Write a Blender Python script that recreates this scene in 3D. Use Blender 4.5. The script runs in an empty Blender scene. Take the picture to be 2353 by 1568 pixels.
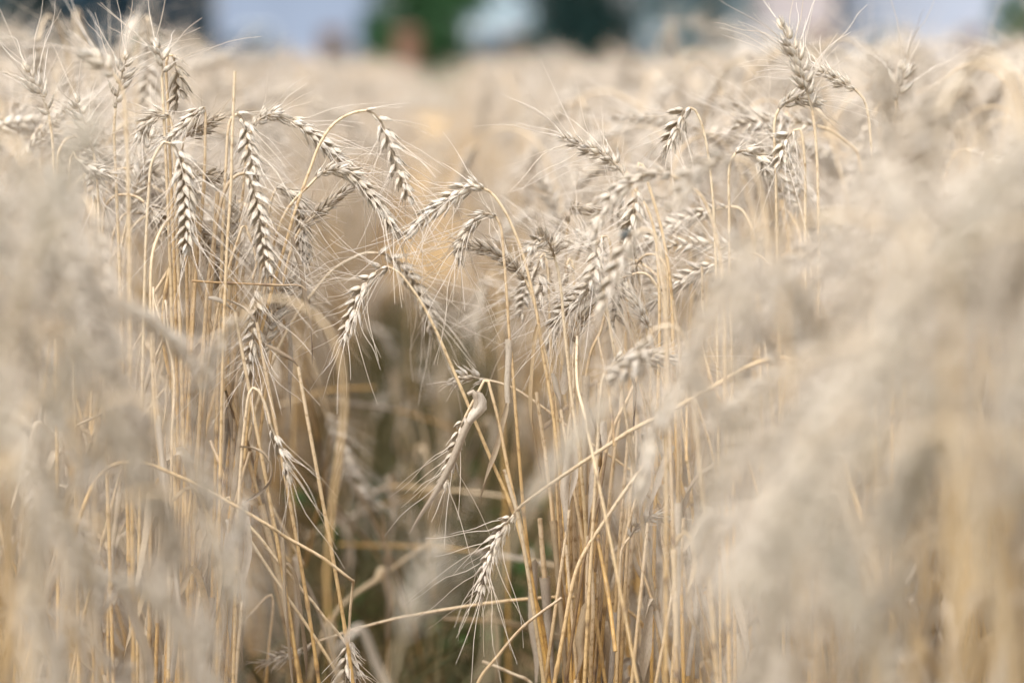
import bpy, math, random
import numpy as np
from mathutils import Vector
R = math.radians
sc = bpy.context.scene
C = sc.collection

# ------------------------------------------------------------------ camera, sky, sun, exposure
CAM_H, PITCH, LENS, FOCUS = 0.85, R(6.6), 85.0, 2.12
cam = bpy.data.objects.new('camera', bpy.data.cameras.new('camera')); C.objects.link(cam)
cam.location = (0, 0, CAM_H); cam.rotation_euler = (R(90) - PITCH, 0, 0)
cam.data.lens = LENS; cam.data.sensor_width = 36; cam.data.clip_end = 2000; cam.data.clip_start = 0.02
cam.data.dof.use_dof = True; cam.data.dof.focus_distance = FOCUS
cam.data.dof.aperture_fstop = 2.7; cam.data.dof.aperture_blades = 0
sc.camera = cam
SUN_EL, SUN_AZ = R(58), R(215)      # azimuth of the sun, clockwise from +Y
w = bpy.data.worlds.new('World'); sc.world = w; w.use_nodes = True
nt = w.node_tree; bg = nt.nodes['Background']
sky = nt.nodes.new('ShaderNodeTexSky'); sky.sky_type = 'NISHITA'; sky.sun_disc = False
sky.sun_elevation = SUN_EL; sky.sun_rotation = SUN_AZ; sky.air_density = 1.0; sky.dust_density = 4.0; sky.ozone_density = 1.0
hs = nt.nodes.new('ShaderNodeHueSaturation'); hs.inputs['Saturation'].default_value = 0.10; hs.inputs['Value'].default_value = 1.0
nt.links.new(sky.outputs[0], hs.inputs['Color']); nt.links.new(hs.outputs[0], bg.inputs[0]); bg.inputs[1].default_value = 0.15
sun = bpy.data.objects.new('sun', bpy.data.lights.new('sun', 'SUN')); C.objects.link(sun)
sun.data.energy = 0.95; sun.data.angle = R(60); sun.data.color = (1.0, 0.985, 0.97)
sd = Vector((math.sin(SUN_AZ) * math.cos(SUN_EL), math.cos(SUN_AZ) * math.cos(SUN_EL), math.sin(SUN_EL)))
sun.rotation_euler = sd.to_track_quat('Z', 'Y').to_euler()
sc.view_settings.view_transform = 'Standard'; sc.view_settings.look = 'None'
sc.view_settings.gamma = 1.0; sc.view_settings.exposure = 1.22; sc.view_settings.use_curve_mapping = False
sc.render.engine = 'CYCLES'
sc.cycles.max_bounces = 8; sc.cycles.diffuse_bounces = 4; sc.cycles.transmission_bounces = 4; sc.cycles.transparent_max_bounces = 4
sc.cycles.use_denoising = True; sc.cycles.caustics_reflective = False; sc.cycles.caustics_refractive = False

F = LENS / 36 * 2352
def pt(u, v, y):
    """point at depth y (metres along +Y) seen at photo coordinates u, v of a 2352 x 1568 view"""
    xs, zs = (u - 1176) / F, (784 - v) / F
    t = y / (math.cos(PITCH) + zs * math.sin(PITCH))
    return np.array([xs * t, y, CAM_H + t * (zs * math.cos(PITCH) - math.sin(PITCH))])

# ------------------------------------------------------------------ materials
def mat(name):
    m = bpy.data.materials.new(name); m.use_nodes = True
    n = m.node_tree.nodes; b = n['Principled BSDF']
    return m, m.node_tree, n, b
def N(nt, kind, **kw):
    n = nt.nodes.new(kind)
    for k, v in kw.items(): setattr(n, k, v)
    return n
def mixc(nt, fac, a, b, blend='MIX'):
    m = N(nt, 'ShaderNodeMix', data_type='RGBA', blend_type=blend)
    for sock, val in ((m.inputs[0], fac), (m.inputs[6], a), (m.inputs[7], b)):
        if hasattr(val, 'is_linked'): nt.links.new(val, sock)
        elif isinstance(val, (int, float)): sock.default_value = val
        else: sock.default_value = (*val, 1)
    return m.outputs[2]
def ramp(nt, src, a, b, lo=0.0, hi=1.0):
    m = N(nt, 'ShaderNodeMapRange'); m.clamp = True
    nt.links.new(src, m.inputs[0])
    for i, v in enumerate((a, b, lo, hi)): m.inputs[i + 1].default_value = v
    return m.outputs[0]
def noise(nt, vec, scale, detail=3, rough=0.55):
    n = N(nt, 'ShaderNodeTexNoise'); n.inputs['Scale'].default_value = scale; n.inputs['Detail'].default_value = detail; n.inputs['Roughness'].default_value = rough
    if vec is not None: nt.links.new(vec, n.inputs['Vector'])
    return n.outputs['Fac']
def tint(nt):
    a = N(nt, 'ShaderNodeVertexColor', layer_name='tint'); s = N(nt, 'ShaderNodeSeparateColor'); nt.links.new(a.outputs[0], s.inputs[0])
    return s.outputs
def leafy(m, nt, b, col, trans, tcol=None):
    """diffuse surface that lets some light through, as thin dry chaff and leaves do"""
    out = [x for x in nt.nodes if x.type == 'OUTPUT_MATERIAL'][0]
    t = N(nt, 'ShaderNodeBsdfTranslucent'); nt.links.new(col, t.inputs[0]); nt.links.new(col, b.inputs['Base Color'])
    mx = N(nt, 'ShaderNodeMixShader'); mx.inputs[0].default_value = trans
    nt.links.new(b.outputs[0], mx.inputs[1]); nt.links.new(t.outputs[0], mx.inputs[2]); nt.links.new(mx.outputs[0], out.inputs[0])

# chaff: tint = (along the scale, random per scale, weathering of the ear)
M_CHAFF, nt, n, b = mat('dry_chaff')
t = tint(nt); tc = N(nt, 'ShaderNodeTexCoord'); oi = N(nt, 'ShaderNodeObjectInfo')
uv = N(nt, 'ShaderNodeUVMap', uv_map='uv'); mp = N(nt, 'ShaderNodeMapping'); mp.inputs['Scale'].default_value = (4.5, 0.9, 1); nt.links.new(uv.outputs[0], mp.inputs[0])
streak = noise(nt, mp.outputs[0], 2.2, 3, 0.6)
spots = noise(nt, tc.outputs['Object'], 420, 4, 0.7)
c = mixc(nt, t[1], (0.77, 0.67, 0.535), (0.71, 0.645, 0.56))
c = mixc(nt, ramp(nt, t[0], 0.0, 0.4, 0.6, 0.0), c, (0.46, 0.33, 0.18))           # brown foot of each scale, darkened to paint shade in the gaps
c = mixc(nt, ramp(nt, t[2], 0.0, 1.0, 0.0, 1.0), c, (0.34, 0.255, 0.165))             # weathered, brown ears
c = mixc(nt, ramp(nt, streak, 0.50, 0.62, 0.0, 0.8), c, (0.22, 0.195, 0.18))         # grey veins, darkened to paint shading contrast into the ear
c = mixc(nt, ramp(nt, t[0], 0.70, 1.0, 0.0, 0.5), c, (0.22, 0.185, 0.16))             # dark beak, its tone deepened to imitate shading between scales
c = mixc(nt, ramp(nt, spots, 0.60, 0.74, 0.0, 0.5), c, (0.20, 0.17, 0.15))            # mildew specks
leafy(M_CHAFF, nt, b, c, 0.08); b.inputs['Roughness'].default_value = 0.7; b.inputs['Specular IOR Level'].default_value = 0.2
bp = N(nt, 'ShaderNodeBump'); bp.inputs['Strength'].default_value = 0.35; bp.inputs['Distance'].default_value = 0.0006
nt.links.new(streak, bp.inputs['Height']); nt.links.new(bp.outputs[0], b.inputs['Normal'])

M_AWN, nt, n, b = mat('dry_awn')
t = tint(nt)
c = mixc(nt, t[1], (0.80, 0.70, 0.58), (0.76, 0.68, 0.60)); c = mixc(nt, t[2], c, (0.42, 0.30, 0.17))
leafy(M_AWN, nt, b, c, 0.15); b.inputs['Roughness'].default_value = 0.5

# straw: tint = (0 at the ear .. 1 at the foot, tone golden..grey, darkness)
M_STRAW, nt, n, b = mat('ripe_straw')
t = tint(nt); uv = N(nt, 'ShaderNodeUVMap', uv_map='uv'); oi = N(nt, 'ShaderNodeObjectInfo')
mp = N(nt, 'ShaderNodeMapping'); mp.inputs['Scale'].default_value = (6, 30, 1); nt.links.new(uv.outputs[0], mp.inputs[0])
fib = noise(nt, mp.outputs[0], 2.0, 4, 0.6)
mp2 = N(nt, 'ShaderNodeMapping'); mp2.inputs['Scale'].default_value = (1.6, 16, 1); nt.links.new(uv.outputs[0], mp2.inputs[0])
patch = noise(nt, mp2.outputs[0], 1.0, 3, 0.55)
c = mixc(nt, t[1], (0.55, 0.30, 0.065), (0.58, 0.46, 0.31))
c = mixc(nt, ramp(nt, oi.outputs['Random'], 0, 1, 0.0, 0.45), c, (0.60, 0.40, 0.16))
c = mixc(nt, ramp(nt, t[0], 0.04, 0.42, 0.6, 0.0), c, (0.70, 0.60, 0.48))             # the neck bleaches first
c = mixc(nt, ramp(nt, t[0], 0.25, 0.75, 0.0, 0.55), c, (0.58, 0.31, 0.055))
c = mixc(nt, ramp(nt, fib, 0.42, 0.72, 0.0, 0.45), c, (0.72, 0.54, 0.27))
c = mixc(nt, ramp(nt, patch, 0.50, 0.72, 0.0, 0.8), c, (0.24, 0.125, 0.04))
mp3 = N(nt, 'ShaderNodeMapping'); mp3.inputs['Scale'].default_value = (14, 120, 1); nt.links.new(uv.outputs[0], mp3.inputs[0])
c = mixc(nt, ramp(nt, noise(nt, mp3.outputs[0], 1.0, 3, 0.7), 0.62, 0.7, 0.0, 0.6), c, (0.13, 0.08, 0.05))
c = mixc(nt, ramp(nt, t[2], 0, 1), c, (0.16, 0.10, 0.06))
nt.links.new(c, b.inputs['Base Color']); b.inputs['Roughness'].default_value = 0.42; b.inputs['Specular IOR Level'].default_value = 0.4
bp = N(nt, 'ShaderNodeBump'); bp.inputs['Strength'].default_value = 0.3; bp.inputs['Distance'].default_value = 0.0004
nt.links.new(fib, bp.inputs['Height']); nt.links.new(bp.outputs[0], b.inputs['Normal'])

# withered leaf blades and sheaths: tint = (along, tone, darkness)
M_LEAF, nt, n, b = mat('withered_leaf')
t = tint(nt); uv = N(nt, 'ShaderNodeUVMap', uv_map='uv')
mp = N(nt, 'ShaderNodeMapping'); mp.inputs['Scale'].default_value = (12, 14, 1); nt.links.new(uv.outputs[0], mp.inputs[0])
fib = noise(nt, mp.outputs[0], 1.6, 4, 0.65)
c = mixc(nt, t[1], (0.62, 0.45, 0.24), (0.62, 0.54, 0.44))
c = mixc(nt, ramp(nt, fib, 0.48, 0.72, 0.0, 0.75), c, (0.24, 0.17, 0.12))
c = mixc(nt, ramp(nt, t[2], 0, 1), c, (0.13, 0.085, 0.055))
leafy(M_LEAF, nt, b, c, 0.22); b.inputs['Roughness'].default_value = 0.6

def plain(name, col, rough=0.8, var=0.25, scale=6.0, trans=0.0, spec=0.3, col2=None):
    m, nt, n, b = mat(name); tc = N(nt, 'ShaderNodeTexCoord'); f = noise(nt, tc.outputs['Object'], scale, 5, 0.6)
    c = mixc(nt, ramp(nt, f, 0.3, 0.7), tuple(x * (1 - var) for x in col), col2 or tuple(min(1, x * (1 + var)) for x in col))
    if trans: leafy(m, nt, b, c, trans)
    else: nt.links.new(c, b.inputs['Base Color'])
    b.inputs['Roughness'].default_value = rough; b.inputs['Specular IOR Level'].default_value = spec
    return m
M_SOIL = plain('field_soil', (0.075, 0.048, 0.026), 0.95, 0.5, 14.0, col2=(0.15, 0.095, 0.045))
M_STUB = plain('stubble', (0.46, 0.31, 0.15), 0.9, 0.3, 0.6)
M_GRASS = plain('verge_grass', (0.06, 0.11, 0.03), 0.9, 0.4, 0.8)
M_WEED = plain('weed_green', (0.055, 0.13, 0.028), 0.5, 0.4, 30.0, trans=0.3)
M_BARK = plain('bark', (0.10, 0.07, 0.05), 0.9, 0.4, 5.0)
M_FLY = plain('fly_body', (0.012, 0.03, 0.028), 0.25, 0.5, 400.0, spec=0.7)
M_WING = plain('fly_wing', (0.30, 0.30, 0.30), 0.3, 0.2, 300.0, trans=0.5)

# ------------------------------------------------------------------ mesh builder
class MB:
    def __init__(s): s.v, s.f, s.t, s.uv, s.n, s.mi = [], [], [], [], 0, []
    def add(s, v, f, t, uv, mi=0):
        s.v.append(v); s.f.append(f + s.n); s.t.append(t); s.uv.append(uv); s.n += len(v); s.mi.append(np.full(len(f), mi, np.int32))
    def merge(s, o, mi):
        for v, f, t, u in zip(o.v, [x for x in o.f], o.t, o.uv):
            pass
        if not o.n: return
        V = np.concatenate(o.v); Fq = np.concatenate(o.f); s.add(V, Fq, np.concatenate(o.t), np.concatenate(o.uv), mi)
    def mesh(s, name, mats, origin=None, smooth=True):
        v = np.concatenate(s.v).astype(np.float32); f = np.concatenate(s.f).astype(np.int32)
        if origin is not None: v = v - np.asarray(origin, np.float32)
        t = np.concatenate(s.t).astype(np.float32); uv = np.concatenate(s.uv).astype(np.float32)
        me = bpy.data.meshes.new(name)
        me.vertices.add(len(v)); me.vertices.foreach_set('co', v.ravel())
        me.loops.add(f.size); me.loops.foreach_set('vertex_index', f.ravel())
        me.polygons.add(len(f)); me.polygons.foreach_set('loop_start', np.arange(len(f), dtype=np.int32) * 4)
        me.polygons.foreach_set('use_smooth', np.full(len(f), smooth, bool))
        me.polygons.foreach_set('material_index', np.concatenate(s.mi))
        a = me.color_attributes.new('tint', 'FLOAT_COLOR', 'POINT'); a.data.foreach_set('color', np.hstack([t, np.ones((len(t), 1), np.float32)]).ravel())
        l = me.uv_layers.new(name='uv'); l.data.foreach_set('uv', uv[f.ravel()].ravel())
        for m in (mats if isinstance(mats, (list, tuple)) else [mats]): me.materials.append(m)
        me.update(calc_edges=True); me.validate()
        return me
def norm(a): return a / (np.linalg.norm(a, axis=-1, keepdims=True) + 1e-12)
def spline(P, step):
    """Catmull-Rom through P (kinks stay fairly sharp), resampled evenly"""
    P = np.asarray(P, float)
    if len(P) > 2:
        Q = np.vstack([2 * P[0] - P[1], P, 2 * P[-1] - P[-2]]); out = []
        for i in range(1, len(Q) - 2):
            p0, p1, p2, p3 = Q[i - 1], Q[i], Q[i + 1], Q[i + 2]
            d0, d1, d2 = (max(np.linalg.norm(a), 1e-6) ** 0.5 for a in (p1 - p0, p2 - p1, p3 - p2))
            m1 = (p2 - p1) + d1 * ((p1 - p0) / d0 - (p2 - p0) / (d0 + d1)); m2 = (p2 - p1) + d1 * ((p3 - p2) / d2 - (p3 - p1) / (d1 + d2))
            for k in np.linspace(0, 1, 10, endpoint=False):
                out.append((2 * k**3 - 3 * k**2 + 1) * p1 + (k**3 - 2 * k**2 + k) * m1 + (-2 * k**3 + 3 * k**2) * p2 + (k**3 - k**2) * m2)
        out.append(P[-1]); P = np.array(out)
    s = np.concatenate([[0], np.cumsum(np.linalg.norm(np.diff(P, axis=0), axis=1))])
    n = max(3, int(s[-1] / step) + 1); q = np.linspace(0, s[-1], n)
    return np.stack([np.interp(q, s, P[:, i]) for i in range(3)], 1), s[-1]
def frames(P, ref):
    T = norm(np.gradient(P, axis=0)); Nn = np.empty_like(P); v = np.asarray(ref, float)
    for i in range(len(P)):
        v = v - T[i] * v.dot(T[i]); v = v / (np.linalg.norm(v) + 1e-9); Nn[i] = v
    return T, Nn, np.cross(T, Nn)
def tube(mb, P, rad, sides, tone=(0.5, 0.0), ref=(0.3, -0.9, 0.31), dark=None, mi=0, squash=1.0):
    T, A, B = frames(P, ref); n = len(P); th = np.linspace(0, 2 * np.pi, sides, endpoint=False)
    rad = np.broadcast_to(np.asarray(rad, float), (n,))
    V = P[:, None] + rad[:, None, None] * (np.cos(th)[None, :, None] * A[:, None] + squash * np.sin(th)[None, :, None] * B[:, None])
    i = np.arange(n - 1)[:, None] * sides; j = np.arange(sides)[None]; k = (j + 1) % sides
    f = np.stack([i + j, i + k, i + sides + k, i + sides + j], -1).reshape(-1, 4)
    s = np.concatenate([[0], np.cumsum(np.linalg.norm(np.diff(P, axis=0), axis=1))])
    t = np.zeros((n, sides, 3)); t[..., 0] = (s / s[-1])[:, None]; t[..., 1] = tone[0]; t[..., 2] = tone[1] if dark is None else np.asarray(dark)[:, None]
    uv = np.zeros((n, sides, 2)); uv[..., 0] = np.abs(th / np.pi - 1)[None] + tone[0] * 7; uv[..., 1] = s[:, None] * 10 + tone[0] * 31
    mb.add(V.reshape(-1, 3), f, t.reshape(-1, 3), uv.reshape(-1, 2), mi)

# one bract (glume or lemma) as a template: boat-shaped, keeled, pointed
_tt = np.array([0, .08, .2, .36, .54, .72, .88, 1.0]); _pw = np.array([.34, .70, .95, 1.0, .84, .55, .25, .04])
_S = 8; _th = np.linspace(0, 2 * np.pi, _S, endpoint=False)
_x = np.sin(_th); _y = np.where(np.cos(_th) > 0, 0.72 * np.cos(_th) ** 1.0, 0.34 * np.cos(_th))
BR = np.zeros((len(_tt), _S, 3)); BR[..., 0] = _pw[:, None] * _x; BR[..., 1] = (_pw ** 0.85)[:, None] * _y; BR[..., 2] = _tt[:, None]
_bow = 0.5 * np.sin(np.pi * np.clip(_tt * 0.95 + 0.05, 0, 1)) + 0.55 * np.clip(_tt - .7, 0, 1) / .3
BRF = np.stack([np.arange(len(_tt) - 1)[:, None] * _S + np.arange(_S)[None], np.arange(len(_tt) - 1)[:, None] * _S + (np.arange(_S)[None] + 1) % _S,
                (np.arange(len(_tt) - 1)[:, None] + 1) * _S + (np.arange(_S)[None] + 1) % _S, (np.arange(len(_tt) - 1)[:, None] + 1) * _S + np.arange(_S)[None]], -1).reshape(-1, 4)
def bract(mb, base, ax, out, L, W, Th, rnd, wear, rng):
    out = out - ax * out.dot(ax); out = out / (np.linalg.norm(out) + 1e-9); side = np.cross(ax, out)
    V = base + (BR[..., 0] * W / 2)[..., None] * side + ((BR[..., 1] * Th) + (_bow * Th)[:, None])[..., None] * out + (BR[..., 2] * L)[..., None] * ax
    t = np.zeros(BR.shape); t[..., 0] = _tt[:, None]; t[..., 1] = rnd; t[..., 2] = wear
    uv = np.zeros((len(_tt), _S, 2)); uv[..., 0] = (np.abs(_th / np.pi - 1))[None] + rng.random() * 40; uv[..., 1] = _tt[:, None] + rng.random() * 40
    mb.add(V.reshape(-1, 3), BRF, t.reshape(-1, 3), uv.reshape(-1, 2))
    return base + ax * L + out * Th * 0.55

def ear_geo(P, rng, roll=0.5, awn=0.05, wear=0.0, size=1.0, spread=1.0, keep=0.8, sparse=1.0):
    """P: curve from the ear's base to its tip. Returns rachis, list of spikelets, beard (MB each)"""
    P, L = spline(P, 0.003); T, A0, B0 = frames(P, (0, -1, 0.15))
    rach, spk, beard = MB(), [], MB()
    tube(rach, P, np.linspace(0.0011, 0.0006, len(P)), 6, (0.4, .7))  # brown rachis, darkened further as painted shade between the spikelets
    n = max(4, int(L / (0.0047 * sparse)))
    for i in range(n + 1):
        q = min(1.0, i / n); k = q * (len(P) - 1); a = int(min(k, len(P) - 2)); fr = k - a
        p = P[a] * (1 - fr) + P[a + 1] * fr; tt = T[a]
        ang = roll + 0.5 * q + rng.normal(0, 0.07)
        nn = A0[a] * math.cos(ang) + B0[a] * math.sin(ang); bb = np.cross(tt, nn)
        sgn = 1 if i % 2 else -1; last = i == n
        sz = 1.2 * size * np.interp(q, [0, .12, .3, .65, .9, 1], [.66, .86, 1, 1, .84, .72]) * rng.uniform(.84, 1.12)
        if rng.random() < .04 and not last: continue                                   # a spikelet lost
        al = 0 if last else (0.54 * spread + rng.normal(0, .12))
        ax = norm(tt * math.cos(al) + sgn * bb * math.sin(al))
        base = p + sgn * bb * 0.0010
        m = MB(); tips = []; tone = np.clip(rng.normal(.5, .25), 0, 1)
        for kind, phi in (('g', -1), ('g', 1), ('l', -.52), ('l', .52), ('c', 0)):
            if kind == 'c' and rng.random() < .12: continue
            ph = phi * 0.66 * spread + rng.normal(0, .12)
            d = norm(ax * math.cos(ph * .62) + nn * math.sin(ph * .62))
            o = norm(nn * math.sin(ph * 2.1) + sgn * bb * math.cos(ph * 2.1) * (1 if not last else .6) + nn * 1e-3)
            if kind == 'g': bl, W, Th, off = .0098, .0040, .0014, -.0002
            elif kind == 'l': bl, W, Th, off = .0116, .0043, .0018, .0016
            else: bl, W, Th, off = .0102, .0038, .0017, .0034
            bl, W, Th = bl * sz * rng.uniform(.85, 1.15), W * sz * rng.uniform(.8, 1.12), Th * sz * rng.uniform(.8, 1.15)
            tip = bract(m, base + nn * math.sin(ph) * .0019 * sz + ax * off * sz, d, o, bl, W, Th, np.clip(tone + rng.normal(0, .22), 0, 1), np.clip(wear + rng.normal(0, .12), 0, 1), rng)
            if kind == 'l' or (kind == 'c' and rng.random() < .6): tips.append((tip, d, o))
            elif kind == 'g' and rng.random() < .5: tips.append((tip, d, None))
        spk.append((m, base))
        for tip, d, o in tips:
            if o is not None and rng.random() > keep + .12: continue
            ln = rng.uniform(.004, .009) if o is None else awn * rng.uniform(.5, 1.4) * np.interp(q, [0, .25, 1], [.55, .9, 1.15])
            w1 = norm(rng.normal(size=3)); w2 = norm(rng.normal(size=3)); dv = d if o is None else norm(d + .30 * spread * o + .13 * rng.normal(size=3))
            s = np.linspace(0, 1, 3 if o is None else 7)[:, None]
            Q = tip - d * .001 + ln * (dv * s + w1 * (s ** 2) * rng.uniform(.02, .22) + w2 * .03 * np.sin(s * rng.uniform(4, 9))) + np.array([0, 0, -1]) * ln * .10 * s ** 2
            tube(beard, Q, np.linspace(.00034, .00014, len(Q)), 4, (rng.random(), np.clip(wear * .7 + rng.normal(0, .15), 0, 1)))
    return rach, spk, beard

def stem_geo(P, rng, r0=.0011, r1=.0018, tone=.5, wear=0., node_at=None, bumps=True):
    """P runs from the ear's foot down to the ground"""
    P, L = spline(P, .006); s = np.linspace(0, 1, len(P)); m = MB()
    rad = np.interp(s, [0, .25, 1], [r0, (r0 + r1) / 2 * 1.02, r1]); dark = np.full(len(P), wear)
    for d in (node_at if node_at is not None else ([.31 + rng.random() * .1, .62 + rng.random() * .1] if bumps else [])) + ([.49] if bumps and L > .5 else []):
        k = d * L; x = s * L - k
        rad = rad + .0008 * np.exp(-(x / .004) ** 2); dark = np.clip(dark + .85 * np.exp(-((x - .004) / .003) ** 2), 0, 1)
    tube(m, P, rad, 8, (tone, wear), dark=dark)
    return m, P
def leaf_geo(P, rng, width=.007, tone=.5, wear=.15, twist=2.0, curl=.5, face=None):
    P, L = spline(P, .005); n = len(P); T, A, B = frames(P, (0.2, -1, .2)); m = MB()
    s = np.linspace(0, 1, n); wd = width / 2 * np.interp(s, [0, .08, .5, .85, 1], [.55, .9, 1, .55, .06]); ang = (rng.uniform(0, 6) if face is None else face) + twist * s + .3 * np.sin(9 * s)
    S = A * np.cos(ang)[:, None] + B * np.sin(ang)[:, None]; O = np.cross(T, S); cols = 5; rows = []
    for k in range(cols):
        x = -1 + 2 * k / (cols - 1); rows.append(P + S * (x * wd)[:, None] + O * (abs(x) ** 1.5 * wd * curl * 1.6)[:, None])
    V = np.stack(rows, 1); i = np.arange(n - 1)[:, None] * cols; j = np.arange(cols - 1)[None]
    f = np.stack([i + j, i + j + 1, i + cols + j + 1, i + cols + j], -1).reshape(-1, 4)
    t = np.zeros((n, cols, 3)); t[..., 0] = s[:, None]; t[..., 1] = tone; t[..., 2] = np.clip(wear + .5 * s ** 3, 0, 1)[:, None]
    uv = np.zeros((n, cols, 2)); uv[..., 0] = np.arange(cols)[None] / cols + tone * 9; uv[..., 1] = s[:, None] * L * 10
    m.add(V.reshape(-1, 3), f, t.reshape(-1, 3), uv.reshape(-1, 2))
    return m
def sheath_geo(P, rng, r=.0026, tone=.7, wear=.1):
    P, L = spline(P, .006); m = MB(); s = np.linspace(0, 1, len(P))
    tube(m, P, r * np.interp(s, [0, .06, .3, 1], [1.35, 1.15, 1.0, .86]) * (1 + .05 * np.sin(s * 23)), 8, (tone, wear), dark=wear + .3 * rng.random(len(P)) * (rng.random() > .5))
    return m

# ------------------------------------------------------------------ objects
def link(name, me, parent=None):
    o = bpy.data.objects.new(name, me); C.objects.link(o)
    if parent is not None: o.parent = parent
    return o
def thing(name, label, cat, loc, group=None):
    o = bpy.data.objects.new(name, None); C.objects.link(o); o.location = loc; o.empty_display_size = .05
    o['label'] = label; o['category'] = cat
    if group: o['group'] = group
    return o
def structure(name, me, kind='structure'):
    o = link(name, me); o['kind'] = kind; return o

def to_ground(Q, slope=.35):
    """carry a stem on from its last seen point down to the soil"""
    Q = list(Q); a, b = np.array(Q[-2]), np.array(Q[-1])
    if b[2] <= 0.003: return Q
    d = b - a; h = np.hypot(d[0], d[1]); z = b[2]
    if d[2] < -1e-6: dx, dy = d[0] / -d[2], d[1] / -d[2]
    else: dx = dy = 0
    dx, dy = np.clip(dx, -slope, slope), np.clip(dy, -slope, slope)
    for q in (.5, 1.0): Q.append(b + np.array([dx * z * q * (1 - .4 * q), dy * z * q * (1 - .4 * q), -z * q]))
    return Q
def P3(uvs, y, dy=0.0):
    n = max(1, len(uvs) - 1)
    return [pt(u, v, y + dy * i / n) for i, (u, v) in enumerate(uvs)]

GROUP = 'ripe wheat plants at the edge of the trodden gap'
def hero(seed, label, y, ear, stem, leaves=(), sheaths=(), dy_ear=0., dy_stem=0., roll=None, awn=.05, wear=.0, size=1., spread=1., keep=.8, sparse=1.,
         tone=None, swear=0., r0=.0012, r1=.0019, ground=True):
    rng = np.random.default_rng(seed); tone = rng.uniform(.1, .8) if tone is None else tone; wear = max(wear, rng.uniform(-.05, .3))
    S = P3(stem, y, dy_stem); S = to_ground(S) if ground else S
    base = np.array([S[-1][0], S[-1][1], 0.0])
    root = thing('wheat_plant', label, 'wheat', base)
    m, Ps = stem_geo(S, rng, r0, r1, tone, swear)
    link('stem', m.mesh('stem', M_STRAW, base), root)
    if ear:
        E = P3(ear, y, dy_ear); ra, sp, be = ear_geo(E, rng, rng.uniform(-.8, 1.6) if roll is None else roll, awn, wear, size, spread, keep, sparse)
        e = link('ear', ra.mesh('ear', M_CHAFF, base), root)
        for m, b in sp: link('spikelet', m.mesh('spikelet', M_CHAFF, base), e)
        if be.n: link('beard', be.mesh('beard', M_AWN, base), e)
    for lf in leaves:
        uvs, wd, tn, wr = lf[:4]; yy = y + (lf[4] if len(lf) > 4 else -.004)
        link('leaf', leaf_geo(P3(uvs, yy, lf[5] if len(lf) > 5 else 0), rng, wd, tn, wr, *((.6, .5, 1.4) if len(lf) > 6 else ())).mesh('leaf', M_LEAF, base), root)
    for sh in sheaths:
        uvs, r, tn, wr = sh; yy = y + dy_stem * .4
        link('leaf_sheath', sheath_geo(P3(uvs, yy), rng, r, tn, wr).mesh('leaf_sheath', M_LEAF, base), root)
    return root
def straw(seed, label, y, uvs, dy=0., tone=.4, wear=0., r=.0015, ground=True):
    rng = np.random.default_rng(seed); S = P3(uvs, y, dy); S = to_ground(S) if ground else S
    m, Ps = stem_geo(S, rng, r * .85, r * 1.1, tone, wear); o = link('straw', m.mesh('straw', M_STRAW, S[-1])); o.location = S[-1]
    o['label'] = label; o['category'] = 'straw'
    n = len(Ps)
    if seed >= 230 and n > 40 and rng.random() < .85:          # a papery sheath, often with the rag of its blade
        i0 = int(n * rng.uniform(.12, .4)); i1 = min(n - 1, i0 + rng.integers(14, 34)); tn = rng.uniform(.2, 1); wr = rng.uniform(0, .35)
        link('leaf_sheath', sheath_geo(Ps[i0:i1] + np.array([.0003, -.0004, 0]), rng, r * 1.5, tn, wr).mesh('leaf_sheath', M_LEAF, S[-1]), o)
        if rng.random() < .8:
            p = Ps[i0]; a_ = rng.uniform(0, 6.28); q = np.array([math.cos(a_), math.sin(a_) * .6, 0]) * rng.uniform(.01, .03); ln = rng.uniform(.05, .14)
            link('leaf', leaf_geo([p, p + q * .6 + [0, 0, .012], p + q + [0, 0, -.01], p + q * rng.uniform(.7, 1.6) + [0, 0, -ln * .6], p + q * rng.uniform(.3, 1.8) + [0, 0, -ln]], rng, rng.uniform(.005, .011), tn, wr, rng.uniform(1, 6)).mesh('leaf', M_LEAF, S[-1]), o)
    return o

# ------------------------------------------------------------------ the plants in focus
hero(1, 'golden wheat stem arching over to a slender ear that hangs alone above the gap', 2.10,
     [(842, 254), (862, 263), (876, 282), (890, 318), (905, 361), (922, 412), (938, 452)],
     [(842, 254), (812, 259), (771, 281), (735, 330), (715, 382), (694, 438), (674, 497), (663, 536), (643, 603), (618, 690), (590, 800), (560, 930), (540, 1080)],
     leaves=[([(672, 545), (676, 571), (690, 620), (700, 690), (712, 751), (715, 790), (717, 840)], .0045, .6, .55)], roll=.3, sparse=1.25, size=.92, tone=.15, awn=.045, wear=.08)
hero(2, 'grey ear bending down to a frayed tip just below the arching golden stem', 2.10,
     [(728, 407), (748, 394), (774, 390), (813, 407), (851, 446), (882, 487), (905, 527)],
     [(728, 407), (704, 432), (684, 451), (658, 484), (630, 556), (610, 650), (590, 760), (575, 900)], roll=1.2, wear=.22, tone=.45, spread=.95)
hero(3, 'long pale ear reaching sideways behind the arching golden stem', 2.17,
     [(584, 290), (600, 272), (627, 263), (655, 272), (690, 291), (735, 325), (768, 352), (797, 378)],
     [(584, 290), (574, 310), (566, 345), (560, 420), (548, 560), (535, 800)], roll=.9, wear=.05, awn=.06)
hero(4, 'dark weathered ear slanting up behind the grey bending ear', 2.15,
     [(690, 526), (715, 502), (745, 476), (775, 452), (808, 428)],
     [(690, 526), (678, 548), (664, 590), (650, 650), (634, 740), (610, 900)], roll=1.45, wear=.6, tone=.2, spread=.8)
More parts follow.
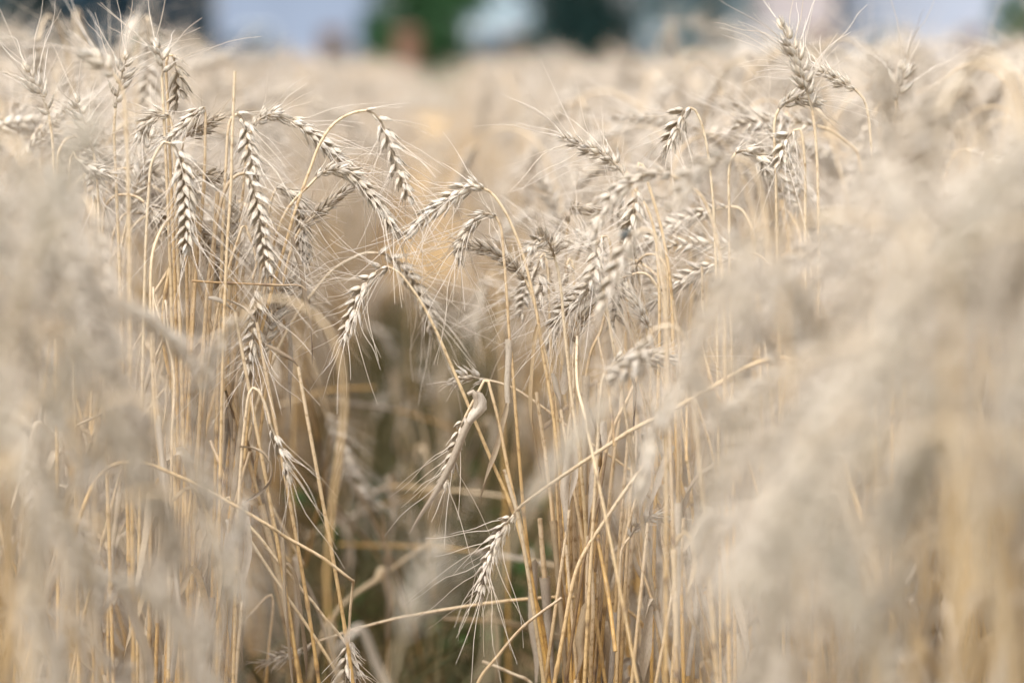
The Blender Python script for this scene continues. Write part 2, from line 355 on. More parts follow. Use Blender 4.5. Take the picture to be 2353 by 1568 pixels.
hero(5, 'short ear tucked half hidden beneath the crossing golden stems', 2.17,
     [(635, 432), (655, 436), (672, 452), (689, 485), (692, 530), (700, 590)],
     [(635, 432), (626, 450), (616, 500), (600, 620), (580, 800)], roll=.7, wear=.3)
hero(6, 'upper of two stacked drooping ears beside the bare straw tip', 2.10,
     [(545, 262), (558, 275), (565, 300), (573, 345), (584, 394)],
     [(545, 262), (532, 270), (524, 300), (519, 380), (512, 520), (505, 720)], roll=.15, awn=.055)
hero(7, 'lower of two stacked ears, hanging from a thick brown curved stem', 2.08,
     [(562, 398), (574, 412), (586, 445), (594, 480), (602, 536), (610, 592), (612, 612)],
     [(562, 398), (545, 402), (527, 418), (514, 446), (504, 480), (490, 560), (478, 650), (470, 760), (462, 900)], roll=.2, tone=.3, swear=.4, r0=.0015, r1=.0024)
hero(8, 'plump pale ear bowing over the gap on a long curved stem', 2.10,
     [(1110, 433), (1093, 426), (1063, 434), (1025, 462), (990, 486), (947, 528)],
     [(1110, 433), (1126, 441), (1143, 460), (1166, 497), (1185, 540), (1202, 587), (1221, 662), (1237, 742), (1245, 806), (1258, 875), (1271, 956), (1285, 1080), (1300, 1250), (1308, 1450)],
     leaves=[([(1236, 745), (1232, 765), (1227, 830), (1222, 900), (1224, 960), (1234, 1030), (1246, 1100)], .005, .15, .35)], roll=.85, size=1.08, sparse=1.15, tone=.35, awn=.05)
hero(9, 'pale ear drooping left on a thin brown stem that bows across the gap', 2.10,
     [(889, 612), (874, 617), (850, 640), (826, 677), (808, 722), (790, 778)],
     [(889, 612), (914, 624), (945, 661), (972, 702), (999, 754), (1036, 838), (1065, 905), (1090, 965), (1130, 1060), (1175, 1165), (1205, 1270), (1228, 1400), (1256, 1560)],
     roll=.5, sparse=1.2, tone=.3, awn=.055)
hero(10, 'silvery ear hanging on a bleached white arched stem in the gap', 2.25,
     [(872, 582), (886, 584), (906, 597), (932, 622), (957, 660), (980, 708), (990, 745)],
     [(872, 582), (841, 581), (806, 595), (765, 620), (725, 665), (690, 710), (640, 800), (600, 900), (570, 1010)], roll=.6, tone=.95, awn=.055, sparse=1.15)
hero(11, 'ear folded back on itself atop a thin dark stem', 2.10,
     [(1138, 497), (1118, 490), (1098, 500), (1080, 520), (1066, 545), (1054, 568), (1056, 588)],
     [(1138, 497), (1148, 515), (1153, 535), (1156, 577), (1160, 620), (1166, 710), (1170, 771), (1176, 830), (1184, 940), (1194, 1070), (1207, 1216), (1228, 1366), (1248, 1442), (1262, 1560)],
     sheaths=[([(1170, 779), (1168, 830), (1165, 890), (1167, 925)], .0030, .9, .05)],
     leaves=[([(1165, 925), (1158, 965), (1145, 1020), (1125, 1080), (1106, 1140), (1098, 1168)], .005, .5, .3)], roll=1.3, wear=.25, tone=.15, swear=.12, size=.85, awn=.055)
hero(12, 'dark brown ear pointing into the gap behind the plump bowing ear', 2.14,
     [(1206, 641), (1190, 622), (1166, 600), (1140, 582), (1119, 573), (1095, 568), (1070, 563)],
     [(1206, 641), (1215, 662), (1228, 700), (1245, 780), (1262, 850), (1276, 930), (1288, 1050), (1296, 1200)], roll=1.1, wear=.55, tone=.4, awn=.06)
hero(13, 'white bristly ear nodding towards the viewer on a pale straight stem', 2.09,
     [(1273, 589), (1268, 575), (1262, 560), (1250, 548), (1236, 552), (1222, 566)],
     [(1273, 589), (1282, 622), (1289, 669), (1294, 728), (1302, 806), (1314, 922), (1327, 1010), (1339, 1128), (1346, 1230), (1352, 1400), (1358, 1560)],
     dy_ear=-.045, roll=.1, tone=.97, awn=.028, r0=.0013, r1=.002)
hero(14, 'slender ear leaning out over the gap with wide spread awns', 2.11,
     [(1440, 411), (1430, 398), (1410, 374), (1387, 356), (1360, 344), (1330, 332), (1302, 320)],
     [(1440, 411), (1465, 446), (1484, 473), (1502, 525), (1512, 620), (1515, 760), (1510, 950)], roll=.6, tone=.1, spread=1.1, awn=.065, size=.85, sparse=1.1)
hero(15, 'small tan ear hanging from a thin cream hooked stem', 2.10,
     [(1583, 247), (1572, 254), (1562, 275), (1548, 302), (1536, 333)],
     [(1583, 247), (1591, 247), (1602, 262), (1612, 285), (1626, 350), (1635, 428), (1640, 500), (1645, 640), (1648, 850)], roll=.4, tone=.9, wear=.3, r0=.0011, r1=.0014, awn=.07)
hero(16, 'tall upright ear with fanned awns standing above the crop', 2.07,
     [(1866, 254), (1854, 210), (1842, 165), (1828, 130), (1812, 98), (1798, 68)],
     [(1866, 254), (1872, 300), (1878, 400), (1880, 600), (1878, 900)], roll=.2, spread=1.05, awn=.07, tone=.3, size=1.0)
hero(17, 'ear lying almost level behind the tall upright ear', 2.12,
     [(1962, 204), (1935, 190), (1905, 172), (1880, 163), (1858, 156)],
     [(1962, 204), (1985, 230), (2000, 320), (2005, 600)], roll=.9, awn=.055)
hero(18, 'thick ear bowing left just behind the blurred crop, spikelets wide apart', 1.93,
     [(1540, 402), (1500, 397), (1465, 410), (1428, 433), (1405, 458), (1385, 486), (1357, 536)],
     [(1540, 402), (1572, 418), (1610, 450), (1640, 520), (1660, 650), (1665, 900)], roll=.9, sparse=1.2, size=1.05, awn=.05)
hero(19, 'stubby blurred ear curving down above the thick bowing ear', 1.72,
     [(1685, 362), (1650, 366), (1603, 388), (1575, 420), (1550, 465)],
     [(1685, 362), (1720, 375), (1750, 450), (1770, 700), (1775, 1000)], roll=.5, sparse=1.2, wear=.1)
hero(20, 'pale ear hanging straight down beside the fly, awns swept sideways', 2.11,
     [(1380, 545), (1374, 560), (1370, 580), (1366, 622), (1356, 645), (1344, 665)],
     [(1380, 545), (1392, 540), (1402, 560), (1400, 640), (1380, 760), (1360, 800), (1347, 860), (1342, 950), (1339, 1060), (1336, 1250), (1333, 1500)], roll=.1, spread=1.1, awn=.06,
     sheaths=[([(1346, 862), (1345, 930), (1343, 1040), (1342, 1135)], .0030, .6, .2)], tone=.25, swear=.25)
hero(21, 'blurred pale ear with a dark fly sitting near its foot', 1.84,
     [(1470, 527), (1455, 535), (1438, 563), (1424, 595), (1410, 630), (1398, 662), (1386, 692)],
     [(1470, 527), (1490, 528), (1510, 550), (1525, 640), (1530, 800), (1530, 1000)], roll=.2, sparse=1.25, size=1.0)
hero(22, 'brown upright ear leaning right above a bent grey stem', 2.12,
     [(1322, 784), (1326, 760), (1336, 735), (1346, 712), (1358, 690)],
     [(1322, 784), (1317, 812), (1317, 910), (1308, 970), (1302, 1050), (1304, 1200)], roll=.8, wear=.55, tone=.9, awn=.03)
hero(23, 'narrow knobby ear hanging between the two long stems', 2.17,
     [(1241, 592), (1236, 606), (1236, 625), (1242, 657), (1240, 692)],
     [(1241, 592), (1250, 580), (1258, 620), (1262, 720), (1268, 850), (1275, 1000)], roll=.2, sparse=1.6, size=.95, awn=.035, wear=.15)
hero(24, 'second knobby ear hanging close to the pale straight stem', 2.18,
     [(1302, 608), (1304, 640), (1302, 670), (1306, 700), (1312, 730)],
     [(1302, 608), (1310, 590), (1318, 640), (1322, 760), (1326, 900)], roll=.2, sparse=1.5, awn=.03, wear=.3)
hero(25, 'dark curled ear standing crosswise behind the bristly white ear', 2.25,
     [(1306, 508), (1308, 494), (1322, 486), (1346, 482), (1372, 478)],
     [(1306, 508), (1302, 540), (1300, 620), (1304, 760), (1310, 950)], roll=1.2, wear=.75, tone=.2, swear=.4)
hero(26, 'broken ear dangling from a kinked stem with a curled leaf across it', 2.09,
     [(1068, 958), (1056, 985), (1045, 1030), (1034, 1075), (1018, 1112)],
     [(1068, 958), (1085, 925), (1104, 890), (1116, 869), (1119, 870), (1124, 886), (1144, 962), (1171, 1099), (1195, 1202), (1213, 1280), (1236, 1420), (1262, 1565)],
     leaves=[([(1074, 905), (1084, 899), (1096, 922), (1084, 955), (1066, 990), (1040, 1060), (1000, 1130), (962, 1185), (938, 1228)], .0068, .8, .38, -.018, 0, 1),
             ([(1076, 970), (1096, 948), (1108, 925), (1104, 902), (1094, 897)], .0100, 1.0, .0, -.02, 0, 1)], roll=.4, keep=.4, wear=.3, tone=.12, awn=.055, size=.82, spread=.85)
hero(27, 'tiny battered ear tip on a thin stem slanting behind the kinked stem', 2.17,
     [(1113, 871), (1092, 867), (1068, 864), (1048, 873)],
     [(1113, 871), (1150, 880), (1185, 894), (1260, 945), (1330, 1000), (1420, 1060), (1500, 1130)], roll=.6, wear=.25, awn=.012, tone=.6, size=.8, r0=.0011, r1=.0013)
hero(28, 'low ear hanging with long swept awns from a stem lodged diagonally', 2.07,
     [(1181, 1180), (1161, 1204), (1136, 1247), (1122, 1280), (1112, 1320), (1104, 1362)],
     [(1181, 1180), (1192, 1166), (1219, 1144), (1288, 1096), (1380, 1034), (1459, 983), (1545, 941), (1630, 893), (1750, 830), (1830, 830), (1900, 960)],
     dy_stem=-.16, keep=.5, roll=.8, tone=.45, r0=.0013, r1=.0026, awn=.066, wear=.12)
hero(29, 'plump ear hanging upside down from a sharply kinked thin stem', 2.09,
     [(580, 640), (585, 664), (590, 700), (586, 740), (580, 775), (574, 812), (567, 850)],
     [(580, 640), (589, 606), (580, 560), (566, 525), (561, 513), (556, 522), (545, 555), (530, 600), (505, 690), (488, 780), (470, 900)], roll=.2, tone=.5, sparse=1.1, r0=.0011, r1=.0016)
hero(30, 'bristly upright ear leaning right behind the plump upside-down ear', 2.12,
     [(600, 818), (607, 785), (618, 745), (634, 700), (648, 672), (662, 650)],
     [(600, 818), (596, 845), (583, 905), (570, 965), (556, 1050), (548, 1160), (540, 1300)], roll=.4, wear=.25, tone=.1, spread=1.15)
hero(31, 'small slim ear drooping low beside the curled dark leaf', 2.03,
     [(620, 972), (628, 992), (640, 1022), (651, 1052), (662, 1088)],
     [(620, 972), (612, 938), (598, 905), (585, 888), (574, 900), (564, 960), (554, 1060), (546, 1200), (540, 1400)], roll=.5, tone=.6, spread=.8, sparse=1.15, size=.8,
     leaves=[([(550, 1027), (575, 1030), (602, 1042), (620, 1075), (616, 1105), (590, 1135), (556, 1156)], .0048, .5, .45)])
hero(32, 'low ear hanging from a zigzag kinked straw near the soil', 2.07,
     [(801, 1474), (797, 1500), (796, 1527), (794, 1560), (790, 1600)],
     [(801, 1474), (804, 1407), (811, 1340), (812, 1334), (805, 1330), (746, 1284), (650, 1229), (630, 1215), (550, 1167), (485, 1130), (410, 1094), (320, 1062), (240, 1080), (180, 1200), (150, 1400)],
     leaves=[([(650, 1229), (654, 1262), (657, 1297), (658, 1360), (664, 1441), (670, 1520), (674, 1590)], .0062, .5, .35)], dy_stem=-.1, roll=.4, tone=.35, awn=.02)
hero(33, 'thin shrivelled ear beside the low hanging ear, on a grey curved stem', 2.10,
     [(806, 1492), (814, 1520), (824, 1555), (834, 1600)],
     [(806, 1492), (794, 1476), (770, 1445), (746, 1418), (720, 1384), (695, 1356), (668, 1320), (640, 1291), (600, 1238), (561, 1195), (520, 1140), (500, 1200), (490, 1400)],
     leaves=[([(640, 1288), (662, 1290), (680, 1315), (692, 1380), (700, 1450), (704, 1560)], .006, .3, .5)], roll=.4, wear=.4, tone=.9, awn=.02, size=.7)
hero(34, 'withered ear at the end of a straw lying almost level across the gap', 2.2,
     [(712, 1479), (694, 1488), (677, 1496), (645, 1508), (612, 1518)],
     [(712, 1479), (760, 1462), (814, 1445), (917, 1418), (1054, 1394), (1140, 1382), (1209, 1375), (1290, 1371), (1400, 1380), (1480, 1440)], roll=.6, wear=.4, size=.6, awn=.012, tone=.5, r0=.0012, r1=.0018)
hero(35, 'bristly pale ear upright at the top of the crop, awns fanned against the sky', 2.09,
     [(372, 178), (374, 160), (371, 140), (366, 122), (362, 112)],
     [(372, 178), (374, 215), (376, 260), (380, 340), (386, 480), (394, 700), (400, 1000)], roll=.1, spread=1.15, awn=.06, tone=.6)
hero(36, 'yellowish brown ear hanging against a golden straw at the top', 2.11,
     [(397, 128), (402, 145), (406, 165), (409, 190), (408, 215), (402, 232)],
     [(397, 128), (390, 122), (383, 140), (382, 175), (385, 230), (392, 400), (402, 650), (408, 1000)], roll=.2, wear=.5, tone=.05, awn=.02)
hero(37, 'silvery upright ear in a sheaf of ears at the crop top', 2.10,
     [(266, 248), (270, 220), (276, 190), (283, 160), (289, 138)],
     [(266, 248), (262, 290), (266, 400), (274, 600), (284, 900)], roll=.2, tone=.4)
hero(38, 'blurred ear leaning left with very long awns at the crop top', 1.9,
     [(262, 172), (248, 158), (232, 146), (216, 134), (200, 124)],
     [(262, 172), (280, 200), (290, 300), (296, 500), (300, 900)], roll=.5, awn=.085)
hero(39, 'whitish upright ear furthest out beside the blurred crop', 2.08,
     [(112, 262), (105, 240), (92, 215), (82, 195), (68, 166)],
     [(112, 262), (120, 320), (128, 500), (130, 900)], roll=.3, awn=.06)
hero(40, 'tousled ear leaning left in a sheaf behind blurred crop', 2.08,
     [(215, 352), (205, 320), (197, 288), (186, 262), (178, 236)],
     [(215, 352), (222, 400), (230, 600), (240, 900)], roll=.3, awn=.055, spread=1.1)
hero(41, 'pale ear hanging low and sideways among blurred crop', 2.07,
     [(176, 365), (190, 378), (206, 388), (228, 396), (246, 400)],
     [(176, 365), (168, 350), (160, 380), (165, 600), (170, 900)], roll=.8, awn=.03)
hero(42, 'tangled ear bent hard over, tip lowest, in the sheaf', 2.09,
     [(468, 246), (455, 256), (436, 275), (418, 292), (400, 308), (384, 318)],
     [(468, 246), (472, 262), (471, 305), (471, 356), (466, 450), (452, 600), (440, 800)], roll=.9, awn=.05, tone=.1, swear=.2)
hero(43, 'ear curled to a claw at the near side of the sheaf', 2.09,
     [(388, 266), (370, 262), (350, 272), (334, 290), (324, 312)],
     [(388, 266), (396, 290), (400, 350), (404, 460), (412, 700)], roll=1.1, wear=.3)
hero(44, 'small brown ear end poking out of the sheaf', 2.11,
     [(425, 312), (446, 302), (468, 290), (492, 276)],
     [(425, 312), (418, 340), (424, 420), (430, 700)], roll=.9, wear=.65, awn=.04)
hero(45, 'large pale ear hanging straight down through the sheaf', 2.07,
     [(392, 330), (404, 340), (415, 362), (421, 400), (425, 445), (429, 495), (428, 560)],
     [(392, 330), (376, 326), (366, 340), (348, 376), (342, 434), (336, 540), (330, 760)], roll=.15, size=1.08, tone=.95, awn=.06)
hero(46, 'brown ear lying crosswise behind the two stacked ears', 2.15,
     [(450, 400), (468, 403), (490, 406), (522, 404)],
     [(450, 400), (440, 415), (436, 500), (440, 800)], roll=1.2, wear=.7)
hero(47, 'drab ear standing between the stacked ears and the tall golden straws', 2.14,
     [(529, 628), (526, 600), (524, 560), (527, 520), (532, 475)],
     [(529, 628), (534, 660), (538, 760), (534, 1000)], roll=.4, wear=.55, tone=.05)
hero(48, 'ear hanging right from a golden kinked stem behind the thick bowing ear', 2.05,
     [(1463, 440), (1460, 465), (1452, 500), (1444, 545)],
     [(1463, 440), (1464, 392), (1471, 370), (1478, 386), (1490, 425), (1507, 480), (1521, 533), (1540, 650), (1548, 850)], roll=.3, tone=.1, wear=.2)
hero(49, 'flattened ear pushed sideways low among the straws', 2.04,
     [(1398, 846), (1420, 828), (1450, 818), (1500, 820), (1545, 822)],
     [(1398, 846), (1386, 862), (1378, 920), (1372, 1040), (1362, 1200)], roll=.8, awn=.05, tone=.7, wear=.4)
hero(50, 'pale nodding ear above the flattened ear', 1.8,
     [(1490, 770), (1478, 800), (1462, 830), (1440, 850), (1415, 862)],
     [(1490, 770), (1510, 752), (1550, 750), (1580, 800), (1600, 1000)], roll=.4, awn=.04, wear=.35, tone=.8)
hero(51, 'small withered ear hanging among leaf rags between straws', 2.08,
     [(1448, 1232), (1462, 1206), (1478, 1194), (1500, 1186), (1530, 1190)],
     [(1448, 1232), (1436, 1246), (1428, 1262), (1422, 1400), (1416, 1560)], roll=.5, wear=.5, awn=.015, size=.75, tone=.4)
hero(52, 'blurred pale ear drooping in the shaded hollow of the gap', 2.75,
     [(752, 955), (768, 980), (784, 1020), (800, 1070), (818, 1110), (835, 1140)],
     [(752, 955), (738, 900), (716, 830), (700, 790), (684, 800), (676, 900), (672, 1100)], roll=.3)
hero(53, 'blurred ear hanging behind the gap, whitish lower end', 2.75,
     [(1120, 640), (1112, 655), (1100, 685), (1092, 715), (1086, 745)],
     [(1120, 640), (1130, 622), (1142, 650), (1150, 800), (1156, 1000)], roll=.3)
hero(54, 'erect tan ear glimpsed at the edge of the tall blurred crop', 2.0,
     [(2060, 230), (2064, 210), (2068, 190), (2072, 165)],
     [(2060, 230), (2055, 300), (2052, 500), (2050, 900)], roll=.4, wear=.2, awn=.07)
hero(55, 'tuft of pale ears low behind the tall upright ear', 2.1,
     [(1790, 250), (1812, 232), (1835, 226), (1868, 232)],
     [(1790, 250), (1780, 275), (1782, 400), (1790, 800)], roll=.8, awn=.05)
hero(56, 'ear drooping below the tuft beside the blurred crop', 2.08,
     [(1822, 300), (1808, 318), (1798, 345), (1790, 372)],
     [(1822, 300), (1836, 296), (1846, 340), (1850, 600)], roll=.4, awn=.05)
hero(57, 'ear curling down among awns near the cream hooked stem', 2.12,
     [(1690, 352), (1712, 346), (1740, 362), (1760, 392)],
     [(1690, 352), (1678, 370), (1675, 500), (1680, 800)], roll=.4, awn=.05)

# straws without an ear in sight
straw(201, 'bare dry straw tip sticking up above the stacked ears', 2.05, [(540, 164), (538, 205), (536, 260), (533, 330), (531, 420), (522, 560), (514, 760), (508, 1000)], tone=.6, r=.0014)
straw(202, 'brown straw lying level across the golden stems', 2.06, [(705, 668), (690, 656), (640, 655), (570, 652), (500, 649), (442, 645)], tone=.5, wear=.6, r=.0009, ground=False)
straw(203, 'golden stem slanting steeply right with dark scuffs', 2.1, [(1472, 849), (1443, 914), (1410, 978), (1391, 1042), (1368, 1142), (1340, 1280), (1328, 1420), (1320, 1560)], tone=.1, wear=.1, r=.0019)
straw(204, 'yellow-green stem standing behind the slanting golden stem', 2.13, [(1430, 870), (1423, 956), (1410, 1050), (1400, 1142), (1395, 1240), (1388, 1400), (1375, 1560)], tone=.35, r=.0017)
straw(205, 'straw tilted across the cluster of golden stems', 2.04, [(1520, 1010), (1468, 1082), (1396, 1185), (1334, 1284), (1318, 1330), (1300, 1420)], tone=.5, r=.0018)
straw(206, 'jointed stem with a ragged collar below the withered ear', 2.09, [(1493, 1065), (1460, 1150), (1436, 1236), (1427, 1300), (1424, 1380), (1415, 1560)], tone=.25, r=.0019)
straw(207, 'cut straw stub in the middle of the golden stems', 2.06, [(1358, 1294), (1361, 1340), (1362, 1407), (1358, 1500), (1355, 1568)], tone=.3, r=.0019)
straw(208, 'grey straw running straight down past the low hanging ear', 2.08, [(540, 1180), (568, 1229), (657, 1366), (729, 1472), (784, 1568)], tone=.7, wear=.15, r=.0015)
straw(209, 'thin bent straw folded to a peak near the soil', 2.25, [(540, 1442), (580, 1404), (622, 1364), (626, 1370), (626, 1407), (620, 1460), (614, 1530)], tone=.2, r=.0013)
straw(210, 'short split straw end leaning against the kinked stem', 2.06, [(1158, 1078), (1165, 1100), (1174, 1132), (1186, 1170), (1200, 1240), (1215, 1330)], tone=.95, wear=.25, r=.0019)
straw(211, 'dark thin straw slanting to the lower edge beside green weeds', 2.05, [(1290, 1372), (1200, 1440), (1140, 1510), (1100, 1562)], tone=.25, wear=.35, r=.0015)
straw(212, 'pale straw lying near the soil below the low hanging ear', 2.2, [(1108, 1518), (1140, 1530), (1180, 1548), (1220, 1568)], tone=.9, r=.0016)
straw(213, 'black stained straw crossing the slanting golden stem', 2.05, [(1392, 1040), (1385, 1090), (1368, 1180), (1345, 1270), (1338, 1310)], tone=.2, wear=.75, r=.0015)
straw(214, 'slender brown stem with torn upper end behind the bristly white ear stem', 2.12, [(1234, 750), (1246, 800), (1256, 850), (1270, 905), (1272, 980), (1280, 1150)], tone=.2, wear=.2, r=.0012)
for i, (u0, v0, u1, v1, tn, wr) in enumerate([(470, 420, 452, 600, .05, 0), (455, 470, 440, 700, .1, .3), (500, 440, 480, 720, .02, .1), (532, 560, 520, 800, .0, 0), (560, 610, 535, 820, .9, .1), (610, 560, 590, 700, .9, .2),
                                     (440, 610, 436, 820, .5, .2), (425, 560, 470, 700, .3, .3), (545, 850, 530, 1100, .6, .1), (560, 860, 548, 1080, .15, 0), (515, 900, 505, 1150, .7, .1), (420, 900, 410, 1200, .4, 0),
                                     (385, 860, 372, 1150, .3, 0), (350, 1000, 345, 1300, .2, .1), (470, 1150, 455, 1400, .1, .1), (500, 1200, 486, 1420, .3, .2), (440, 1210, 430, 1400, .1, 0), (395, 1180, 386, 1400, .5, 0)]):
    straw(230 + i, ['golden', 'tawny', 'greyish', 'pale yellow', 'rusty', 'bleached'][i % 6] + ' upright straw in the dense stand ' + ['under the large hanging ear', 'under the stacked ears', 'below the level brown straw'][(i // 6) % 3], 2.1 + .012 * (i % 5),
          [(u0, v0), (u0 * .6 + u1 * .4, v0 * .6 + v1 * .4), (u1, v1)], tone=tn, wear=wr, r=.0017 + .0003 * (i % 3))
RS = random.Random(5)
for i, (u, v, lean, tn) in enumerate([(1250, 1010, 30, .1), (1232, 900, 40, .2), (1275, 1060, 26, .3), (1312, 1120, 16, .5), (1322, 1010, 12, .15), (1350, 940, -6, .1), (1378, 880, -10, .1), (1300, 1340, 24, .4), (1330, 1180, 8, .05), (1372, 1140, -12, .2),
                                  (1386, 1260, -20, .1), (1408, 1060, -20, .35), (1444, 990, -24, .3), (1460, 1180, -30, .5), (1290, 1210, 12, .6), (1240, 1190, 22, .1)]):
    straw(260 + i, ['amber', 'dull gold', 'cream', 'brown flecked', 'ochre', 'grey gold', 'honey', 'bleached'][i % 8] + ' straw in the clump of golden stems ' + ['nearest the gap', 'behind the bristly white ear'][(i // 8) % 2], 2.12 + .015 * (i % 6), [(u, v), (u + lean * .5, v + 140), (u + lean, v + 300)], tone=tn, wear=.12 * (i % 3), r=.0018 + .0003 * (i % 4))

# tangled, bent and broken straws on both sides of the gap
for side, n, us, cols in (('the dense stand of the sheaf', 34, (300, 620), 1), ('the clump of golden stems', 32, (1300, 1640), 2)):
    rng = np.random.default_rng(60 + cols)
    for i in range(n):
        u = rng.uniform(*us); v = rng.uniform(560, 1250); y = rng.uniform(1.98, 2.4); ln = rng.normal(0, .30) if cols == 1 else abs(rng.normal(.05, .25)) - .06; k = rng.uniform(120, 330); bend = rng.normal(0, 45)
        uv = [(u, v), (u + ln * k * .5 + bend * .3, v + k * .5), (u + ln * k, v + k)]
        if i % 3 == 0: uv = [(u + rng.normal(0, 70), v + rng.uniform(60, 160)), (u + 2, v - 2)] + uv
        o = straw(300 + 40 * cols + i, 'bent straw among the tangle of crossing stalks in ' + side, y, uv, dy=rng.normal(0, .08), tone=rng.random(), wear=rng.random() ** 2 * .7, r=rng.uniform(.0010, .0018), ground=i % 4 != 1)
        o['group'] = 'bent straws in ' + side

for i, (u0, v0, u1, v1, y, dy, tn) in enumerate([(1180, 1142, 850, 1136, 2.75, .1, .4), (690, 800, 905, 1300, 2.65, .3, .9), (735, 920, 1060, 990, 2.9, .2, .3), (960, 940, 985, 1150, 3.0, .0, .6), (640, 930, 860, 890, 2.8, .2, .2), (1290, 1300, 780, 1250, 2.6, .3, .3), (880, 1180, 890, 1568, 2.55, .1, .5), (700, 1230, 1000, 1130, 2.9, .2, .5),
        (1020, 1420, 1300, 1470, 2.5, .2, .2), (650, 1050, 900, 1330, 2.7, .3, .1), (1140, 900, 1020, 1180, 3.1, .2, .2), (760, 1000, 700, 1300, 2.55, .1, .1), (820, 1120, 960, 1480, 2.6, .2, .7), (1190, 960, 1130, 1330, 2.75, .1, .3), (700, 870, 760, 1250, 2.6, .2, .1), (1010, 1230, 760, 1420, 2.7, -.1, .3)]):
    o = straw(340 + i, 'blurred fallen straw lying across the shaded hollow of the gap', y, [(u0, v0), ((u0 + u1) / 2 + 8, (v0 + v1) / 2 - 14), (u1, v1)], dy=dy, tone=tn, wear=.1 * (i % 4), r=.0016, ground=i % 3 == 0); o['group'] = 'fallen straws across the hollow'

# withered blades and sheaths standing among the clump, each on its own broken stalk
for i, (uvs, y, tn, wr, wd) in enumerate([
        ([(1312, 1010), (1304, 1060), (1296, 1120), (1294, 1190), (1300, 1250)], 2.07, .9, .15, .008), ([(1314, 1014), (1320, 1060), (1318, 1110), (1308, 1170)], 2.07, .95, .1, .006),
        ([(1388, 968), (1376, 1020), (1362, 1080), (1352, 1140), (1350, 1230)], 2.08, .95, .1, .0085), ([(1270, 856), (1276, 880), (1280, 905), (1288, 940)], 2.1, .95, .25, .005),
        ([(1545, 1022), (1525, 1050), (1510, 1090), (1495, 1140), (1488, 1200)], 2.03, .9, .15, .008), ([(1452, 850), (1462, 890), (1460, 940), (1456, 1000)], 2.09, .3, .75, .005),
        ([(1290, 905), (1296, 870), (1303, 840), (1312, 815)], 2.15, .95, .0, .008), ([(1352, 1384), (1340, 1430), (1330, 1500), (1322, 1560)], 2.04, .2, .45, .009),
        ([(556, 1150), (562, 1200), (566, 1260), (562, 1320), (556, 1380)], 2.05, .9, .1, .008), ([(478, 685), (500, 692), (520, 702), (540, 716)], 2.07, .95, .1, .006),
        ([(520, 690), (545, 702), (570, 718), (590, 740)], 2.08, .9, .1, .005), ([(612, 790), (640, 806), (668, 826), (685, 842)], 2.06, .4, .6, .0045),
        ([(480, 1220), (470, 1260), (474, 1300), (462, 1350)], 2.07, .4, .5, .006), ([(520, 1290), (512, 1340), (516, 1400), (508, 1470)], 2.08, .9, .2, .007),
        ([(1640, 1060), (1600, 1090), (1575, 1130), (1570, 1190)], 2.0, .6, .4, .007), ([(1610, 1180), (1590, 1230), (1570, 1260), (1550, 1330)], 2.02, .5, .3, .007)]):
    rng = np.random.default_rng(400 + i); S = to_ground(P3(uvs, y), .2)
    root = thing('dry_grass_stalk', ['papery', 'split', 'curled', 'ragged', 'twisted', 'drooping', 'stiff', 'shredded'][i % 8] + ' withered leaf on a broken stalk ' + ['within the clump of golden stems', 'in the dense stand under the stacked ears'][i // 8], 'dry stalk', (S[-1][0], S[-1][1], 0))
    b0 = np.array([S[-1][0], S[-1][1], 0]); link('leaf', leaf_geo(P3(uvs, y), rng, wd, tn, wr).mesh('leaf', M_LEAF, b0), root)
    link('stem', stem_geo(S[len(uvs) - 1:], rng, .0015, .0018, .4, .1)[0].mesh('stem', M_STRAW, b0), root)

# the fly
def ico_blob(mb, c, rx, ry, rz, ax, mi=0):
    ax = norm(np.array(ax, float)); b = norm(np.cross(ax, (0.2, 1, .1))); d = np.cross(ax, b); n1, n2 = 9, 12
    la = np.linspace(-np.pi / 2 + .08, np.pi / 2 - .08, n1); lo = np.linspace(0, 2 * np.pi, n2, endpoint=False)
    V = c + (np.sin(la) * rx)[:, None, None] * ax + (np.cos(la)[:, None] * np.cos(lo)[None] * ry)[..., None] * b + (np.cos(la)[:, None] * np.sin(lo)[None] * rz)[..., None] * d
    i = np.arange(n1 - 1)[:, None] * n2; j = np.arange(n2)[None]; k = (j + 1) % n2
    f = np.stack([i + j, i + k, i + n2 + k, i + n2 + j], -1).reshape(-1, 4)
    mb.add(V.reshape(-1, 3), f, np.zeros((n1 * n2, 3)), np.zeros((n1 * n2, 2)), mi)
fc = pt(1440, 533, 1.826); fa = norm(np.array([.55, -.25, .62])); root = thing('fly', 'small dark green fly sitting on a blurred pale ear', 'fly', fc)
m = MB(); ico_blob(m, np.zeros(3), .0026, .0019, .0018, fa); ico_blob(m, -fa * .0038, .0032, .0020, .0018, fa); link('body', m.mesh('body', M_FLY), root); root.scale = (.8, .8, .8)
m = MB(); ico_blob(m, fa * .0034, .0013, .0018, .0014, fa); link('head', m.mesh('head', M_FLY), root)
for s in (-1, 1):
    sd_ = norm(np.cross(fa, (0, -1, 0.2))); m = MB(); q = -fa * .0042 + sd_ * s * .0019 + np.array([0, -.0016, .0006]); ico_blob(m, q, .0042, .0014, .0001, norm(-fa + sd_ * s * .25)); link('wing', m.mesh('wing', M_WING), root)
    for k in (-1, 0, 1):
        m = MB(); a0 = fa * k * .0012 + sd_ * s * .0012; tube(m, np.array([a0, a0 + sd_ * s * .0018 + fa * k * .0012 + np.array([0, -.0008, 0]), a0 + sd_ * s * .0026 + fa * k * .0022 + np.array([0, .0022, 0])]), .0002, 4); link('leg', m.mesh('leg', M_FLY), root)
